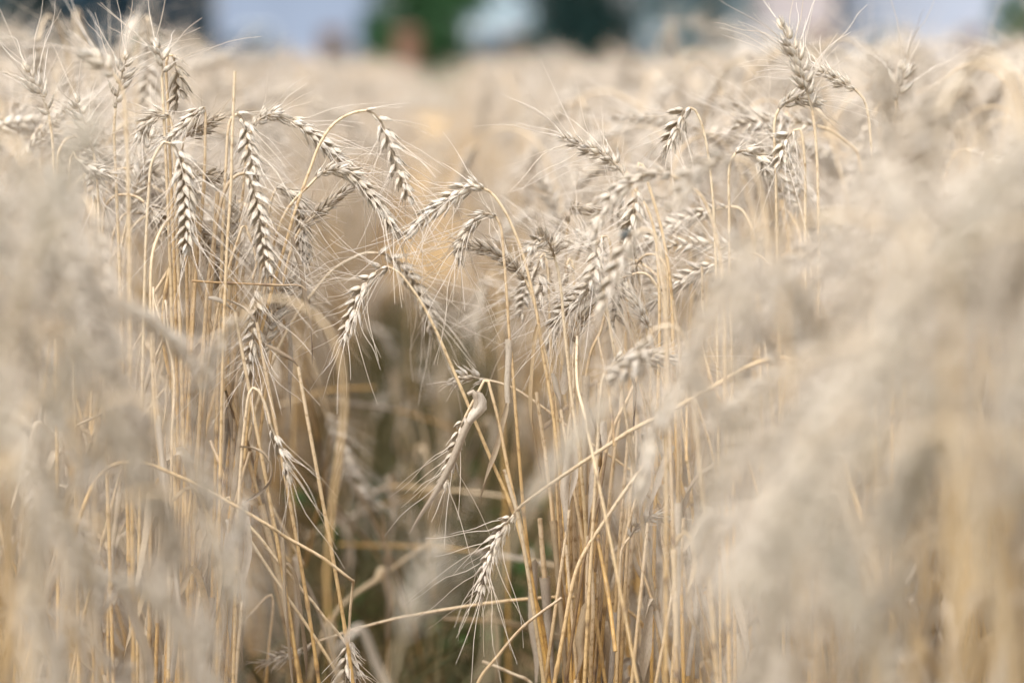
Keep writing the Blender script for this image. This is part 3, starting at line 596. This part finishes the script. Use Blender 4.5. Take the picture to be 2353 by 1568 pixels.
# ------------------------------------------------------------------ ground and what grows on it
def sheet(name, x0, x1, y0, y1, z, m, nx=2, ny=2, amp=0., seed=0, kind='structure'):
    rng = np.random.default_rng(seed); xs = np.linspace(x0, x1, nx); ys = np.linspace(y0, y1, ny)
    V = np.stack(np.broadcast_arrays(xs[None, :, None], ys[:, None, None], np.full((1, 1, 1), z)), -1)[:, :, 0].astype(float)
    V[..., 2] += rng.normal(0, 1, V.shape[:2]) * amp
    i = np.arange(ny - 1)[:, None] * nx; j = np.arange(nx - 1)[None]; f = np.stack([i + j, i + j + 1, i + nx + j + 1, i + nx + j], -1).reshape(-1, 4)
    mb = MB(); mb.add(V.reshape(-1, 3), f, np.zeros((nx * ny, 3)), np.zeros((nx * ny, 2))); return structure(name, mb.mesh(name, m, smooth=amp > 0), kind)
sheet('ground', -400, 400, -60, 700, -0.03, M_GRASS)
sheet('field_soil', -3, 3, 0.2, 9, -0.004, M_SOIL, 120, 176, .007, 3)
sheet('stubble_field', -60, 60, 9, 52, -0.016, M_STUB)

def lane(d): return -0.03 * d - 0.028
def lane_w(d): return np.interp(d, [0, 1.2, 2.1, 4, 10, 22], [.10, .13, .17, .22, .15, .30])

rng = np.random.default_rng(11); m = MB()
for i in range(1700):
    d = rng.uniform(2.4, 6.5); x = lane(d) + rng.normal(0, .2); a = rng.uniform(0, np.pi); L = rng.uniform(.04, .22); p = np.array([x, d, rng.uniform(.003, .05)])
    q = np.array([math.cos(a), math.sin(a), rng.normal(0, .15)]) * L / 2; S, _ = spline([p - q, p + rng.normal(0, .008, 3), p + q], .02); S[:, 2] = np.maximum(S[:, 2], .002)
    tube(m, S, rng.uniform(.0010, .0019), 5, (rng.random(), rng.random() * .8))
structure('straw_litter', m.mesh('straw_litter', M_STRAW), 'stuff')['label'] = 'broken straw littering the soil of the gap'

rng = np.random.default_rng(12); m = MB(); M_TUFT = plain('muted_grass', (.06, .085, .028), .6, .4, 9.0, trans=.2, col2=(.15, .115, .05))
for i in range(2600):
    d = rng.uniform(2.4, 7.0); p = np.array([lane(d) + rng.normal(0, .13), d, 0]); a = rng.uniform(0, 6.28); h = rng.uniform(.05, .24); q = np.array([math.cos(a), math.sin(a), 0]) * h * rng.uniform(.1, .8)
    l = leaf_geo([p, p + q * .3 + [0, 0, h * .7], p + q + [0, 0, h]], rng, rng.uniform(.003, .006), rng.random(), 0, .5, .3); m.add(np.concatenate(l.v), np.concatenate(l.f), np.concatenate(l.t), np.concatenate(l.uv))
structure('undergrowth', m.mesh('undergrowth', M_TUFT), 'stuff')['label'] = 'muted green and brown undergrowth on the floor of the gap'

def weed(seed, x, y, h, label):
    rng = np.random.default_rng(seed); root = thing('weed_plant', label, 'weed', (x, y, 0), 'green weeds on the floor of the gap'); st = MB(); lv = []
    for k in range(rng.integers(3, 6)):
        a = rng.uniform(0, 6.28); top = np.array([math.cos(a) * h * .5, math.sin(a) * h * .5, h * rng.uniform(.6, 1.1)]); P, _ = spline([(0, 0, 0), top * [.3, .3, .6], top], .01)
        tube(st, P, np.linspace(.0014, .0007, len(P)), 6)
        for j in range(rng.integers(3, 6)):
            p = P[int((.25 + .75 * rng.random()) * (len(P) - 1))]; b = rng.uniform(0, 6.28); L = rng.uniform(.02, .045); dv = np.array([math.cos(b), math.sin(b), rng.uniform(-.1, .6)])
            m = leaf_geo([p, p + dv * L * .5, p + dv * L + [0, 0, -L * .2]], rng, L * .55, .5, 0, .2, .25); lv.append(m)
    link('stem', st.mesh('stem', M_WEED), root)
    for m in lv: link('leaf', m.mesh('leaf', M_WEED), root)
for i, (u, v, y, h) in enumerate([(1195, 1490, 2.95, .07), (1160, 1440, 3.05, .09), (1230, 1310, 2.9, .10), (900, 1100, 3.7, .1), (960, 1160, 3.6, .09), (1030, 1030, 3.9, .09), (850, 1380, 3.0, .09), (820, 1520, 2.85, .07), (905, 1490, 2.9, .08), (1090, 1290, 3.2, .08), (1000, 1400, 3.1, .06), (1010, 1550, 2.85, .06),
                                  (1270, 1250, 2.7, .12), (780, 1330, 3.1, .1), (1120, 1560, 2.8, .06)]):
    p = pt(u, v, y); t = CAM_H / (CAM_H - p[2]); weed(700 + i, p[0] * t, min(y * t, 4.4), h * 1.4, ['low', 'broad leaved', 'spindly', 'bushy', 'two-stemmed'][i % 5] + ' green weed sprouting on the soil ' + ['under the low hanging ear', 'far along the gap', 'below the zigzag straw'][i // 5])

# ------------------------------------------------------------------ the rest of the crop
def make_variant(seed):
    """one plant standing at the origin, about 0.8 m: stem, ear, beard, leaves"""
    rng = np.random.default_rng(seed); nod = [0.35, 2.5, 2.9, 1.9, 2.2, 0.9, 2.7, 1.5, 2.4, 2.95, 0.5, 2.0, 2.6, 2.8][seed % 14] + rng.normal(0, .12)
    az = 0.0; h = .80; lean = rng.uniform(.02, .10); dirn = np.array([math.cos(az), math.sin(az), 0])
    P = [np.zeros(3)]; z = 0
    for k in range(1, 6): z = h * .86 * k / 5; P.append(dirn * lean * (k / 5) ** 2 * .5 + np.array([rng.normal(0, .008), rng.normal(0, .008), z]))
    cur = P[-1].copy(); L1 = rng.uniform(.05, .14); n = 7; ang0 = .12; ex = rng.uniform(.8, 3.0)
    for k in range(1, n + 1):
        a = ang0 + (nod * .8 - ang0) * (k / n) ** ex + rng.normal(0, .10); cur = cur + (np.array([0, 0, 1]) * math.cos(a) + dirn * math.sin(a)) * L1 / n; P.append(cur.copy())
    E = [cur.copy()]; el = rng.uniform(.075, .095)
    for k in range(1, 7):
        a = nod * .8 + nod * .25 * k / 6; cur = cur + (np.array([0, 0, 1]) * math.cos(a) + dirn * math.sin(a)) * el / 6; E.append(cur.copy())
    P = np.array(P)[::-1]; E = np.array(E); zt = max(P[:, 2].max(), E[:, 2].max()); rc = float(E[len(E) // 2][0])
    wear = [0, .15, .45, 0, .25, .05, .6][seed % 7]
    ra, sp, be = ear_geo(E, rng, rng.uniform(0, 3), rng.uniform(.045, .06), wear, rng.uniform(.92, 1.06), 1.0, .75, rng.uniform(1, 1.2))
    for m_, _ in sp: ra.merge(m_, 0)
    st, Ps = stem_geo(P, rng, .0012, .0019, rng.uniform(0, .9), rng.random() ** 3 * .4)
    lv = []
    for k in range(rng.integers(3, 6)):
        f = rng.uniform(.36, .85); p = Ps[int(f * (len(Ps) - 1))]; a = rng.uniform(0, 6.28); dv = np.array([math.cos(a), math.sin(a), 0]); L = rng.uniform(.06, .15)
        lv.append(leaf_geo([p, p + dv * .02 + [0, 0, .02], p + dv * .035 + [0, 0, -.01], p + dv * (.03 + .2 * L) + [0, 0, -L * .6], p + dv * .03 + [rng.normal(0, .01), rng.normal(0, .01), -L]], rng, rng.uniform(.005, .011), rng.random(), rng.uniform(.0, .5), rng.uniform(1, 6)))
    sh = sheath_geo(Ps[int(len(Ps) * .36):int(len(Ps) * rng.uniform(.5, .6))][:, :3] + np.array([.0003, 0, 0]), rng, .0027, rng.uniform(.5, 1), rng.uniform(0, .3))
    return ra, be, st, lv, zt, rc, sh
NV = 14
VAR = []
for k in range(NV):
    ra, be, st, lv, zt, rc, sh = make_variant(900 + k)
    VAR.append(dict(ear=ra.mesh('ear', M_CHAFF), beard=be.mesh('beard', M_AWN), stem=st.mesh('stem', M_STRAW), leaf=[m.mesh('leaf', M_LEAF) for m in lv], sheath=sh.mesh('leaf_sheath', M_LEAF), zt=zt, rc=rc, raw=(ra, be, st, lv + [sh])))
PROTO = {}
def plant(k, loc, rz, s, tilt, label, group):
    root = thing('wheat_plant', label, 'wheat', loc, group); root.rotation_euler = (tilt[0], tilt[1], rz); root.scale = (s, s, s)
    v = VAR[k]
    if k not in PROTO:
        p = [bpy.data.objects.new('stem', v['stem']), bpy.data.objects.new('ear', v['ear']), bpy.data.objects.new('beard', v['beard'])] + [bpy.data.objects.new('leaf_sheath', v['sheath'])] + [bpy.data.objects.new('leaf', me) for me in v['leaf']]
        PROTO[k] = p
    c = [o.copy() for o in PROTO[k]]
    for i, o in enumerate(c): C.objects.link(o); o.parent = c[1] if i == 2 else root
    return root

def top_to_plant(u, v, d, k, rz, rnd):
    """height a plant needs at depth d so that its top shows at v"""
    p = pt(u, v, d); return p, p[2] / VAR[k]['zt']
RF = np.random.default_rng(77)
NOD = [VAR[k]['raw'] for k in range(NV)]
def zone(n, us, ds, vtop, label, group, jitter=260, seed=0, away=None, ks=tuple(range(14))):
    rng = np.random.default_rng(seed); made = 0
    for i in range(n):
        d = rng.uniform(*ds); u = rng.uniform(*us); v = np.interp(u, *zip(*vtop)) + (abs(rng.normal(0, 1)) * min(jitter, 280) if jitter < 300 or rng.random() < .68 else rng.uniform(200, 1230))
        k = ks[rng.integers(len(ks))]; p, s = top_to_plant(u, v, d, k, 0, rng)
        s = float(np.clip(s, .45, 1.2))
        rz = rng.uniform(0, 6.28) if away is None else away + rng.uniform(-1.35, 1.35); q = VAR[k]['rc'] * s
        plant(int(k), (p[0] - q * math.cos(rz), d - q * math.sin(rz), 0), rz, s, (rng.normal(0, .04), rng.normal(0, .04)), label, group)
GL = 'blurred plants of the near crop bordering the gap'
STEEP = (10, 11, 12, 2, 4, 5, 6, 8, 9)
zone(45, (-220, 240), (1.15, 1.75), [(-160, 250), (120, 280), (240, 420)], 'pale wheat plant out of focus in the near crop before the sheaf', 'blurred wheat before the sheaf', 520, 1, 0., STEEP)
zone(18, (250, 455), (1.2, 1.7), [(270, 620), (500, 1050)], 'short pale wheat plant out of focus, low before the sheaf', 'short blurred wheat before the sheaf', 300, 2, 0., STEEP)
zone(66, (1750, 2480), (1.0, 1.75), [(1700, 560), (1850, 380), (2000, 220), (2200, 70), (2560, -40)], 'tall wheat plant very blurred in the nearest crop by the tall upright ear', 'very blurred wheat nearest the camera', 560, 3, math.pi, STEEP)
zone(28, (1640, 1880), (1.1, 1.65), [(1580, 900), (1650, 720), (1750, 540), (1850, 430)], 'wheat plant out of focus, spilling towards the golden stems', 'blurred wheat spilling towards the golden stems', 400, 4, math.pi, STEEP)
zone(26, (20, 560), (2.24, 2.65), [(20, 180), (200, 240), (400, 260), (520, 360), (560, 560)], 'wheat plant in the dense stand of the sheaf', 'wheat standing in the dense sheaf', 130, 5, 0.)
zone(22, (1330, 1900), (2.26, 2.7), [(1330, 640), (1420, 480), (1600, 400), (1760, 260), (1900, 200)], 'wheat plant in the dense stand behind the golden stems', 'wheat standing behind the golden stems', 120, 6, math.pi)
zone(14, (330, 590), (2.16, 2.4), [(330, 250), (590, 430)], 'wheat plant crowded into the sheaf around the stacked ears', 'wheat crowded around the stacked ears', 110, 10, 0.)
zone(14, (1320, 1640), (2.16, 2.42), [(1320, 520), (1480, 440), (1640, 380)], 'wheat plant crowded behind the thick bowing ear', 'wheat crowded behind the thick bowing ear', 110, 11, math.pi)
zone(10, (1210, 1700), (2.35, 2.95), [(1210, 430), (1300, 300), (1700, 200)], 'slightly blurred wheat plant behind the leaning slender ear', 'slightly blurred wheat behind the slender ear', 90, 9, math.pi)
zone(12, (-60, 480), (2.7, 5.0), [(-60, 20), (200, 50), (480, 110)], 'tall wheat plant rising blurred behind the sheaf against the dark trees', 'blurred wheat behind the sheaf', 50, 7)
zone(14, (1480, 2400), (2.7, 4.6), [(1480, 110), (1800, 70), (2400, 20)], 'tall wheat plant rising blurred against the pale houses', 'blurred wheat against the pale houses', 60, 8)
for i, (u, v, d, k) in enumerate([(958, 1260, 1.3, 10), (1290, 930, 1.25, 6), (480, 690, 1.6, 5)]):
    p, s = top_to_plant(u, v, d, k, 0, RF); rz = [0, 0, math.pi][i]; plant(k, (p[0] - VAR[k]['rc'] * s * math.cos(rz), d, 0), rz, s, (0, 0), ['blurred pale ear rising low in the middle of the gap', 'faint blurred ear in front of the bristly white ear stem', 'blurred pale ear in front of the level brown straw'][i], GL)

# crop behind: one mass
pts, rot, scl, idx = [], [], [], []
rng = np.random.default_rng(21)
def put(x, d, s, tilt=.06):
    pts.append((x, d, 0)); rot.append((rng.normal(0, tilt), rng.normal(0, tilt), rng.uniform(0, 6.28))); k = int(rng.integers(NV)); scl.append(s / VAR[k]['zt']); idx.append(k)
for d0, d1, dens in ((.45, 2.5, 120), (2.5, 5, 230), (5, 10, 170), (10, 22, 90)):
    W = .5 + d1 * .36; n = int((d1 - d0) * 2 * W * dens)
    for _ in range(n):
        d = rng.uniform(d0, d1); x = rng.uniform(-W, W); off = abs(x - lane(d)) - lane_w(d); frame = .215 * d + .12
        if d < 2.5 and abs(x) < frame + .2: continue
        if off < 0:
            if d > 3.3 and rng.random() < .08: put(x, d, rng.uniform(.36, .52) if d < 6 else rng.uniform(.42, .62), .25)
            continue
        s = np.clip(rng.normal(.765 if d < 5 else .73, .055) + .03 * math.sin(x * 5.1 + d * 1.3) * math.sin(d * 2.3 - x * 2.7) + (.04 if rng.random() < .1 else 0), .56, .92)
        if d < 6: s *= np.interp(off, [0, .12], [.9, 1])
        put(x, d, s, .06 if off > .1 else .12)
protos = bpy.data.collections.new('wheat_variants')
for k in range(NV):
    ra, be, st, lv, _ = (*VAR[k]['raw'], 0); mb = MB(); mb.merge(ra, 0); mb.merge(be, 1); mb.merge(st, 2)
    for m in lv: mb.merge(m, 3)
    mb.mi = [a for a in mb.mi]
    o = bpy.data.objects.new('wheat_variant', mb.mesh('wheat_variant', [M_CHAFF, M_AWN, M_STRAW, M_LEAF])); protos.objects.link(o)
me = bpy.data.meshes.new('wheat_crop'); me.vertices.add(len(pts)); me.vertices.foreach_set('co', np.array(pts, np.float32).ravel())
for nm, ty, arr, key in (('rot', 'FLOAT_VECTOR', rot, 'vector'), ('scl', 'FLOAT', scl, 'value'), ('idx', 'INT', idx, 'value')):
    a = me.attributes.new(nm, ty, 'POINT'); a.data.foreach_set(key, np.array(arr, np.int32 if ty == 'INT' else np.float32).ravel())
crop = structure('wheat_crop', me, 'stuff'); crop['label'] = 'mass of ripe wheat stretching away behind the gap'
ng = bpy.data.node_groups.new('wheat_crop', 'GeometryNodeTree')
ng.interface.new_socket('Geometry', in_out='INPUT', socket_type='NodeSocketGeometry'); ng.interface.new_socket('Geometry', in_out='OUTPUT', socket_type='NodeSocketGeometry')
gi, go = ng.nodes.new('NodeGroupInput'), ng.nodes.new('NodeGroupOutput'); ip = ng.nodes.new('GeometryNodeInstanceOnPoints'); ci = ng.nodes.new('GeometryNodeCollectionInfo')
ci.inputs['Collection'].default_value = protos; ci.inputs['Separate Children'].default_value = True; ci.inputs['Reset Children'].default_value = True; ip.inputs['Pick Instance'].default_value = True
def named(nm, ty):
    q = ng.nodes.new('GeometryNodeInputNamedAttribute'); q.data_type = ty; q.inputs['Name'].default_value = nm; return q.outputs['Attribute']
er = ng.nodes.new('FunctionNodeEulerToRotation')
for a, b_ in ((gi.outputs[0], ip.inputs['Points']), (ci.outputs[0], ip.inputs['Instance']), (named('idx', 'INT'), ip.inputs['Instance Index']), (named('rot', 'FLOAT_VECTOR'), er.inputs[0]), (er.outputs[0], ip.inputs['Rotation']), (named('scl', 'FLOAT'), ip.inputs['Scale']), (ip.outputs[0], go.inputs[0])): ng.links.new(a, b_)
crop.modifiers.new('scatter', 'NODES').node_group = ng
print('crop', len(pts))

# ------------------------------------------------------------------ village edge behind the field
def boxm(mb, x0, x1, y0, y1, z0, z1, mi=0):
    V = np.array([[x, y, z] for z in (z0, z1) for x, y in ((x0, y0), (x1, y0), (x1, y1), (x0, y1))], float)
    f = np.array([[0, 3, 2, 1], [4, 5, 6, 7], [0, 1, 5, 4], [1, 2, 6, 5], [2, 3, 7, 6], [3, 0, 4, 7]]); mb.add(V, f, np.zeros((8, 3)), np.zeros((8, 2)), mi)
def box(name, m, parent, *a):
    mb = MB(); boxm(mb, *a); return link(name, mb.mesh(name, m, smooth=False), parent)
M_GLASS = plain('window_glass', (0.10, 0.12, 0.15), 0.15, 0.2, 2, spec=.6); M_WHITE = plain('white_paint', (0.78, 0.78, 0.78), 0.6, 0.05, 2); M_DOOR = plain('brown_door', (0.16, 0.09, 0.05), 0.6, 0.2, 2)
def house(u0, u1, y, col, roofcol, label, depth=7, wh=5.4):
    x0, x1 = pt(u0, 90, y)[0], pt(u1, 90, y)[0]; root = thing('house', label, 'house', ((x0 + x1) / 2, y + depth / 2, 0), 'houses beyond the field'); hw = (x1 - x0) / 2; hd = depth / 2
    mw, mr = plain('render_wall', col, .85, .06, .7), plain('roof_tile', roofcol, .8, .2, 3.0)
    box('wall', mw, root, -hw, hw, -hd, hd, -.05, wh)
    mb = MB(); V = np.array([[-hw - .3, -hd - .4, wh + .003], [hw + .3, -hd - .4, wh + .003], [hw + .3, 0, wh + 2.6], [-hw - .3, 0, wh + 2.6], [-hw - .3, hd + .4, wh + .003], [hw + .3, hd + .4, wh + .003]], float)
    f = np.array([[0, 1, 2, 3], [3, 2, 5, 4], [0, 3, 4, 4], [1, 5, 2, 2], [0, 4, 5, 1]])
    V2 = V[[0, 1, 2, 3, 3, 2, 5, 4, 0, 1, 5, 4]]; mb.add(V2, np.array([[0, 1, 2, 3], [4, 5, 6, 7], [8, 11, 10, 9]]), np.zeros((12, 3)), np.zeros((12, 2)))
    boxm(mb, -hw - .29, hw + .29, -.06, .06, wh + 2.4, wh + 2.66)
    rf = link('roof', mb.mesh('roof', mr, smooth=False), root); box('chimney', mw, rf, hw * .3, hw * .3 + .6, -.9, -.3, wh + 1.2, wh + 3.3)
    nw = max(2, int(hw * 2 / 2.4))
    for i in range(nw):
        x = -hw + (i + .5) * 2 * hw / nw
        if i == nw // 2: dr = box('door', M_DOOR, root, x - .45, x + .45, -hd - .04, -hd - .002, 0, 2.05); box('handle', M_WHITE, dr, x + .3, x + .36, -hd - .09, -hd - .042, 1.0, 1.1); continue
        fr = MB(); boxm(fr, x - .6, x - .52, -hd - .05, -hd - .002, 1.0, 2.1); boxm(fr, x + .52, x + .6, -hd - .05, -hd - .002, 1.0, 2.1); boxm(fr, x - .52, x + .52, -hd - .05, -hd - .002, 1.0, 1.08); boxm(fr, x - .52, x + .52, -hd - .05, -hd - .002, 2.02, 2.1); boxm(fr, x - .03, x + .03, -hd - .045, -hd - .002, 1.08, 2.02)
        wd = link('window', fr.mesh('window', M_WHITE, smooth=False), root); box('pane', M_GLASS, wd, x - .515, x + .515, -hd - .02, -hd - .003, 1.083, 2.017)
def tree(u, v0, y, h, wr, col, label, trunk=True, seed=0, z0=.25, trunk_r=.18, n=2600, group='trees and bushes beyond the field'):
    rng = np.random.default_rng(seed); x = pt(u, v0, y)[0]; root = thing('tree' if trunk_r > .1 else 'bush', label, 'tree' if trunk_r > .1 else 'bush', (x, y, 0), group)
    mf = plain('foliage', col, .6, .45, 1.3, trans=.25); mb = MB()
    cl = [(rng.normal(0, wr * .42), rng.normal(0, wr * .42), h * (z0 + (1 - z0) * rng.random() ** .8)) for _ in range(26)]; V = []
    P, _ = spline([(0, 0, -.05), (rng.normal(0, .05), 0, h * .3), (rng.normal(0, .12), 0, h * .85)], .25); tb = MB(); tube(tb, P, np.linspace(trunk_r, trunk_r * .25, len(P)), 8)
    for c in cl[:9]: q, _ = spline([P[len(P) // 3], (np.array(c) + P[len(P) // 3]) / 2 + [0, 0, .1], c], .25); tube(tb, q, np.linspace(trunk_r * .4, trunk_r * .1, len(q)), 5)
    link('trunk', tb.mesh('trunk', M_BARK), root)
    c = np.array(cl)[rng.integers(0, len(cl), n)] + rng.normal(0, 1, (n, 3)) * wr * .17; c[:, 2] = np.maximum(c[:, 2], .05)
    a = norm(rng.normal(size=(n, 3))); b = norm(np.cross(a, rng.normal(size=(n, 3)))); L = rng.uniform(.05, .11, (n, 1)) * (1 + h * .12)
    V = np.stack([c - a * L, c + b * L * .5, c + a * L, c - b * L * .5], 1).reshape(-1, 3)
    mb.add(V, np.arange(4 * n).reshape(-1, 4), np.zeros((4 * n, 3)), np.zeros((4 * n, 2))); link('crown', mb.mesh('crown', mf, smooth=False), root)
HAZE_LILAC = (.25, .29, .40)  # distance haze is mixed into this and the other bluish walls
house(500, 850, 92, HAZE_LILAC, (.16, .20, .32), 'lilac-blue house between the dark blue trees and the green bush')
house(1068, 1225, 95, (.36, .43, .50), (.20, .24, .32), 'whitish house seen between the green bush and the dark green tree')
house(1480, 1720, 96, (.30, .36, .41), (.22, .24, .30), 'pale grey house beside the dark green tree')
house(1750, 1915, 90, (.44, .37, .38), (.26, .19, .19), 'pinkish house behind the tall upright ear')
house(1935, 2330, 94, (.38, .40, .50), (.25, .27, .36), 'long pale lavender house at the far side of the pinkish house')
HAZE_NAVY, HAZE_GREY = (.022, .07, .12), (.085, .125, .14)  # foliage colours with the blue of distance haze painted in
for i, (u, y, h, wr, col, n_) in enumerate([(20, 74, 5.5, 1.5, HAZE_GREY, 'shaggy grey-green tree furthest out at the field edge'), (130, 76, 6.5, 1.2, HAZE_GREY, 'grey-green tree next to the dark blue trees'), (250, 72, 7, 1.2, HAZE_NAVY, 'dark blue-green tree beside the grey-green tree'), (335, 75, 7, 1.3, HAZE_NAVY, 'taller dark blue tree in the middle of the dark row'), (425, 78, 5, 1.2, HAZE_NAVY, 'small dark blue tree touching the lilac house')]): tree(u, 90, y, h, wr, col, n_, seed=30 + i, z0=.02, n=5200)
tree(335, 90, 60, 1.25, .5, (.06, .15, .05), 'bright green bush in front of the dark blue trees', seed=40, z0=.1, trunk_r=.04, n=1500)
tree(985, 90, 66, 3.6, 1.8, (.035, .10, .035), 'round green bush beyond the field with a brown post before it', seed=41, z0=.03, trunk_r=.05, n=6500)
tree(870, 90, 72, 2.2, .6, (.03, .075, .045), 'smaller dark green bush beside the brown post', seed=47, z0=.03, trunk_r=.05, n=2200)
tree(1340, 90, 70, 6.0, 2.5, (.013, .045, .042), 'broad dark green tree standing alone beyond the field', seed=42, z0=.03, n=8500)
tree(1630, 90, 80, 4.5, 1.4, (.07, .12, .13), 'hazy grey-green tree in front of the pale grey house', seed=43, z0=.05, n=3200)  # haze is put into this foliage colour
tree(2335, 90, 62, 2.5, .5, (.05, .12, .04), 'green shrub at the end of the lavender house', seed=44, z0=.05, trunk_r=.05, n=1400)
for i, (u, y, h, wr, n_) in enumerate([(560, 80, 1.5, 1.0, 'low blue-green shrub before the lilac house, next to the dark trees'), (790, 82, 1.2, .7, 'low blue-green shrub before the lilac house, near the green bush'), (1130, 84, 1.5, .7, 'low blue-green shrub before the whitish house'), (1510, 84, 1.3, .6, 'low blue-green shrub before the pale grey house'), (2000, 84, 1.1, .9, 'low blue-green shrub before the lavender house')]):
    tree(u, 90, y, h, wr, (.12, .17, .24), n_, seed=50 + i, z0=.03, trunk_r=.05, n=1500)  # shrub green shifted to blue as painted distance haze
px = pt(938, 90, 55)[0]; root = thing('wooden_post', 'stout brown wooden post in front of the round green bush', 'post', (px, 55, 0))
M_POST = plain('brown_wood', (.17, .088, .06), .85, .25, 6.0)
m = MB(); tube(m, np.array([(0, 0, -.05), (.01, 0, .6), (0, 0, 1.45)]), [.30, .29, .27], 14); link('shaft', m.mesh('shaft', M_POST), root)
m = MB(); tube(m, np.array([(0, 0, 1.452), (0, 0, 1.52), (0, 0, 1.60)]), [.33, .33, .06], 14); link('cap', m.mesh('cap', M_POST), root)
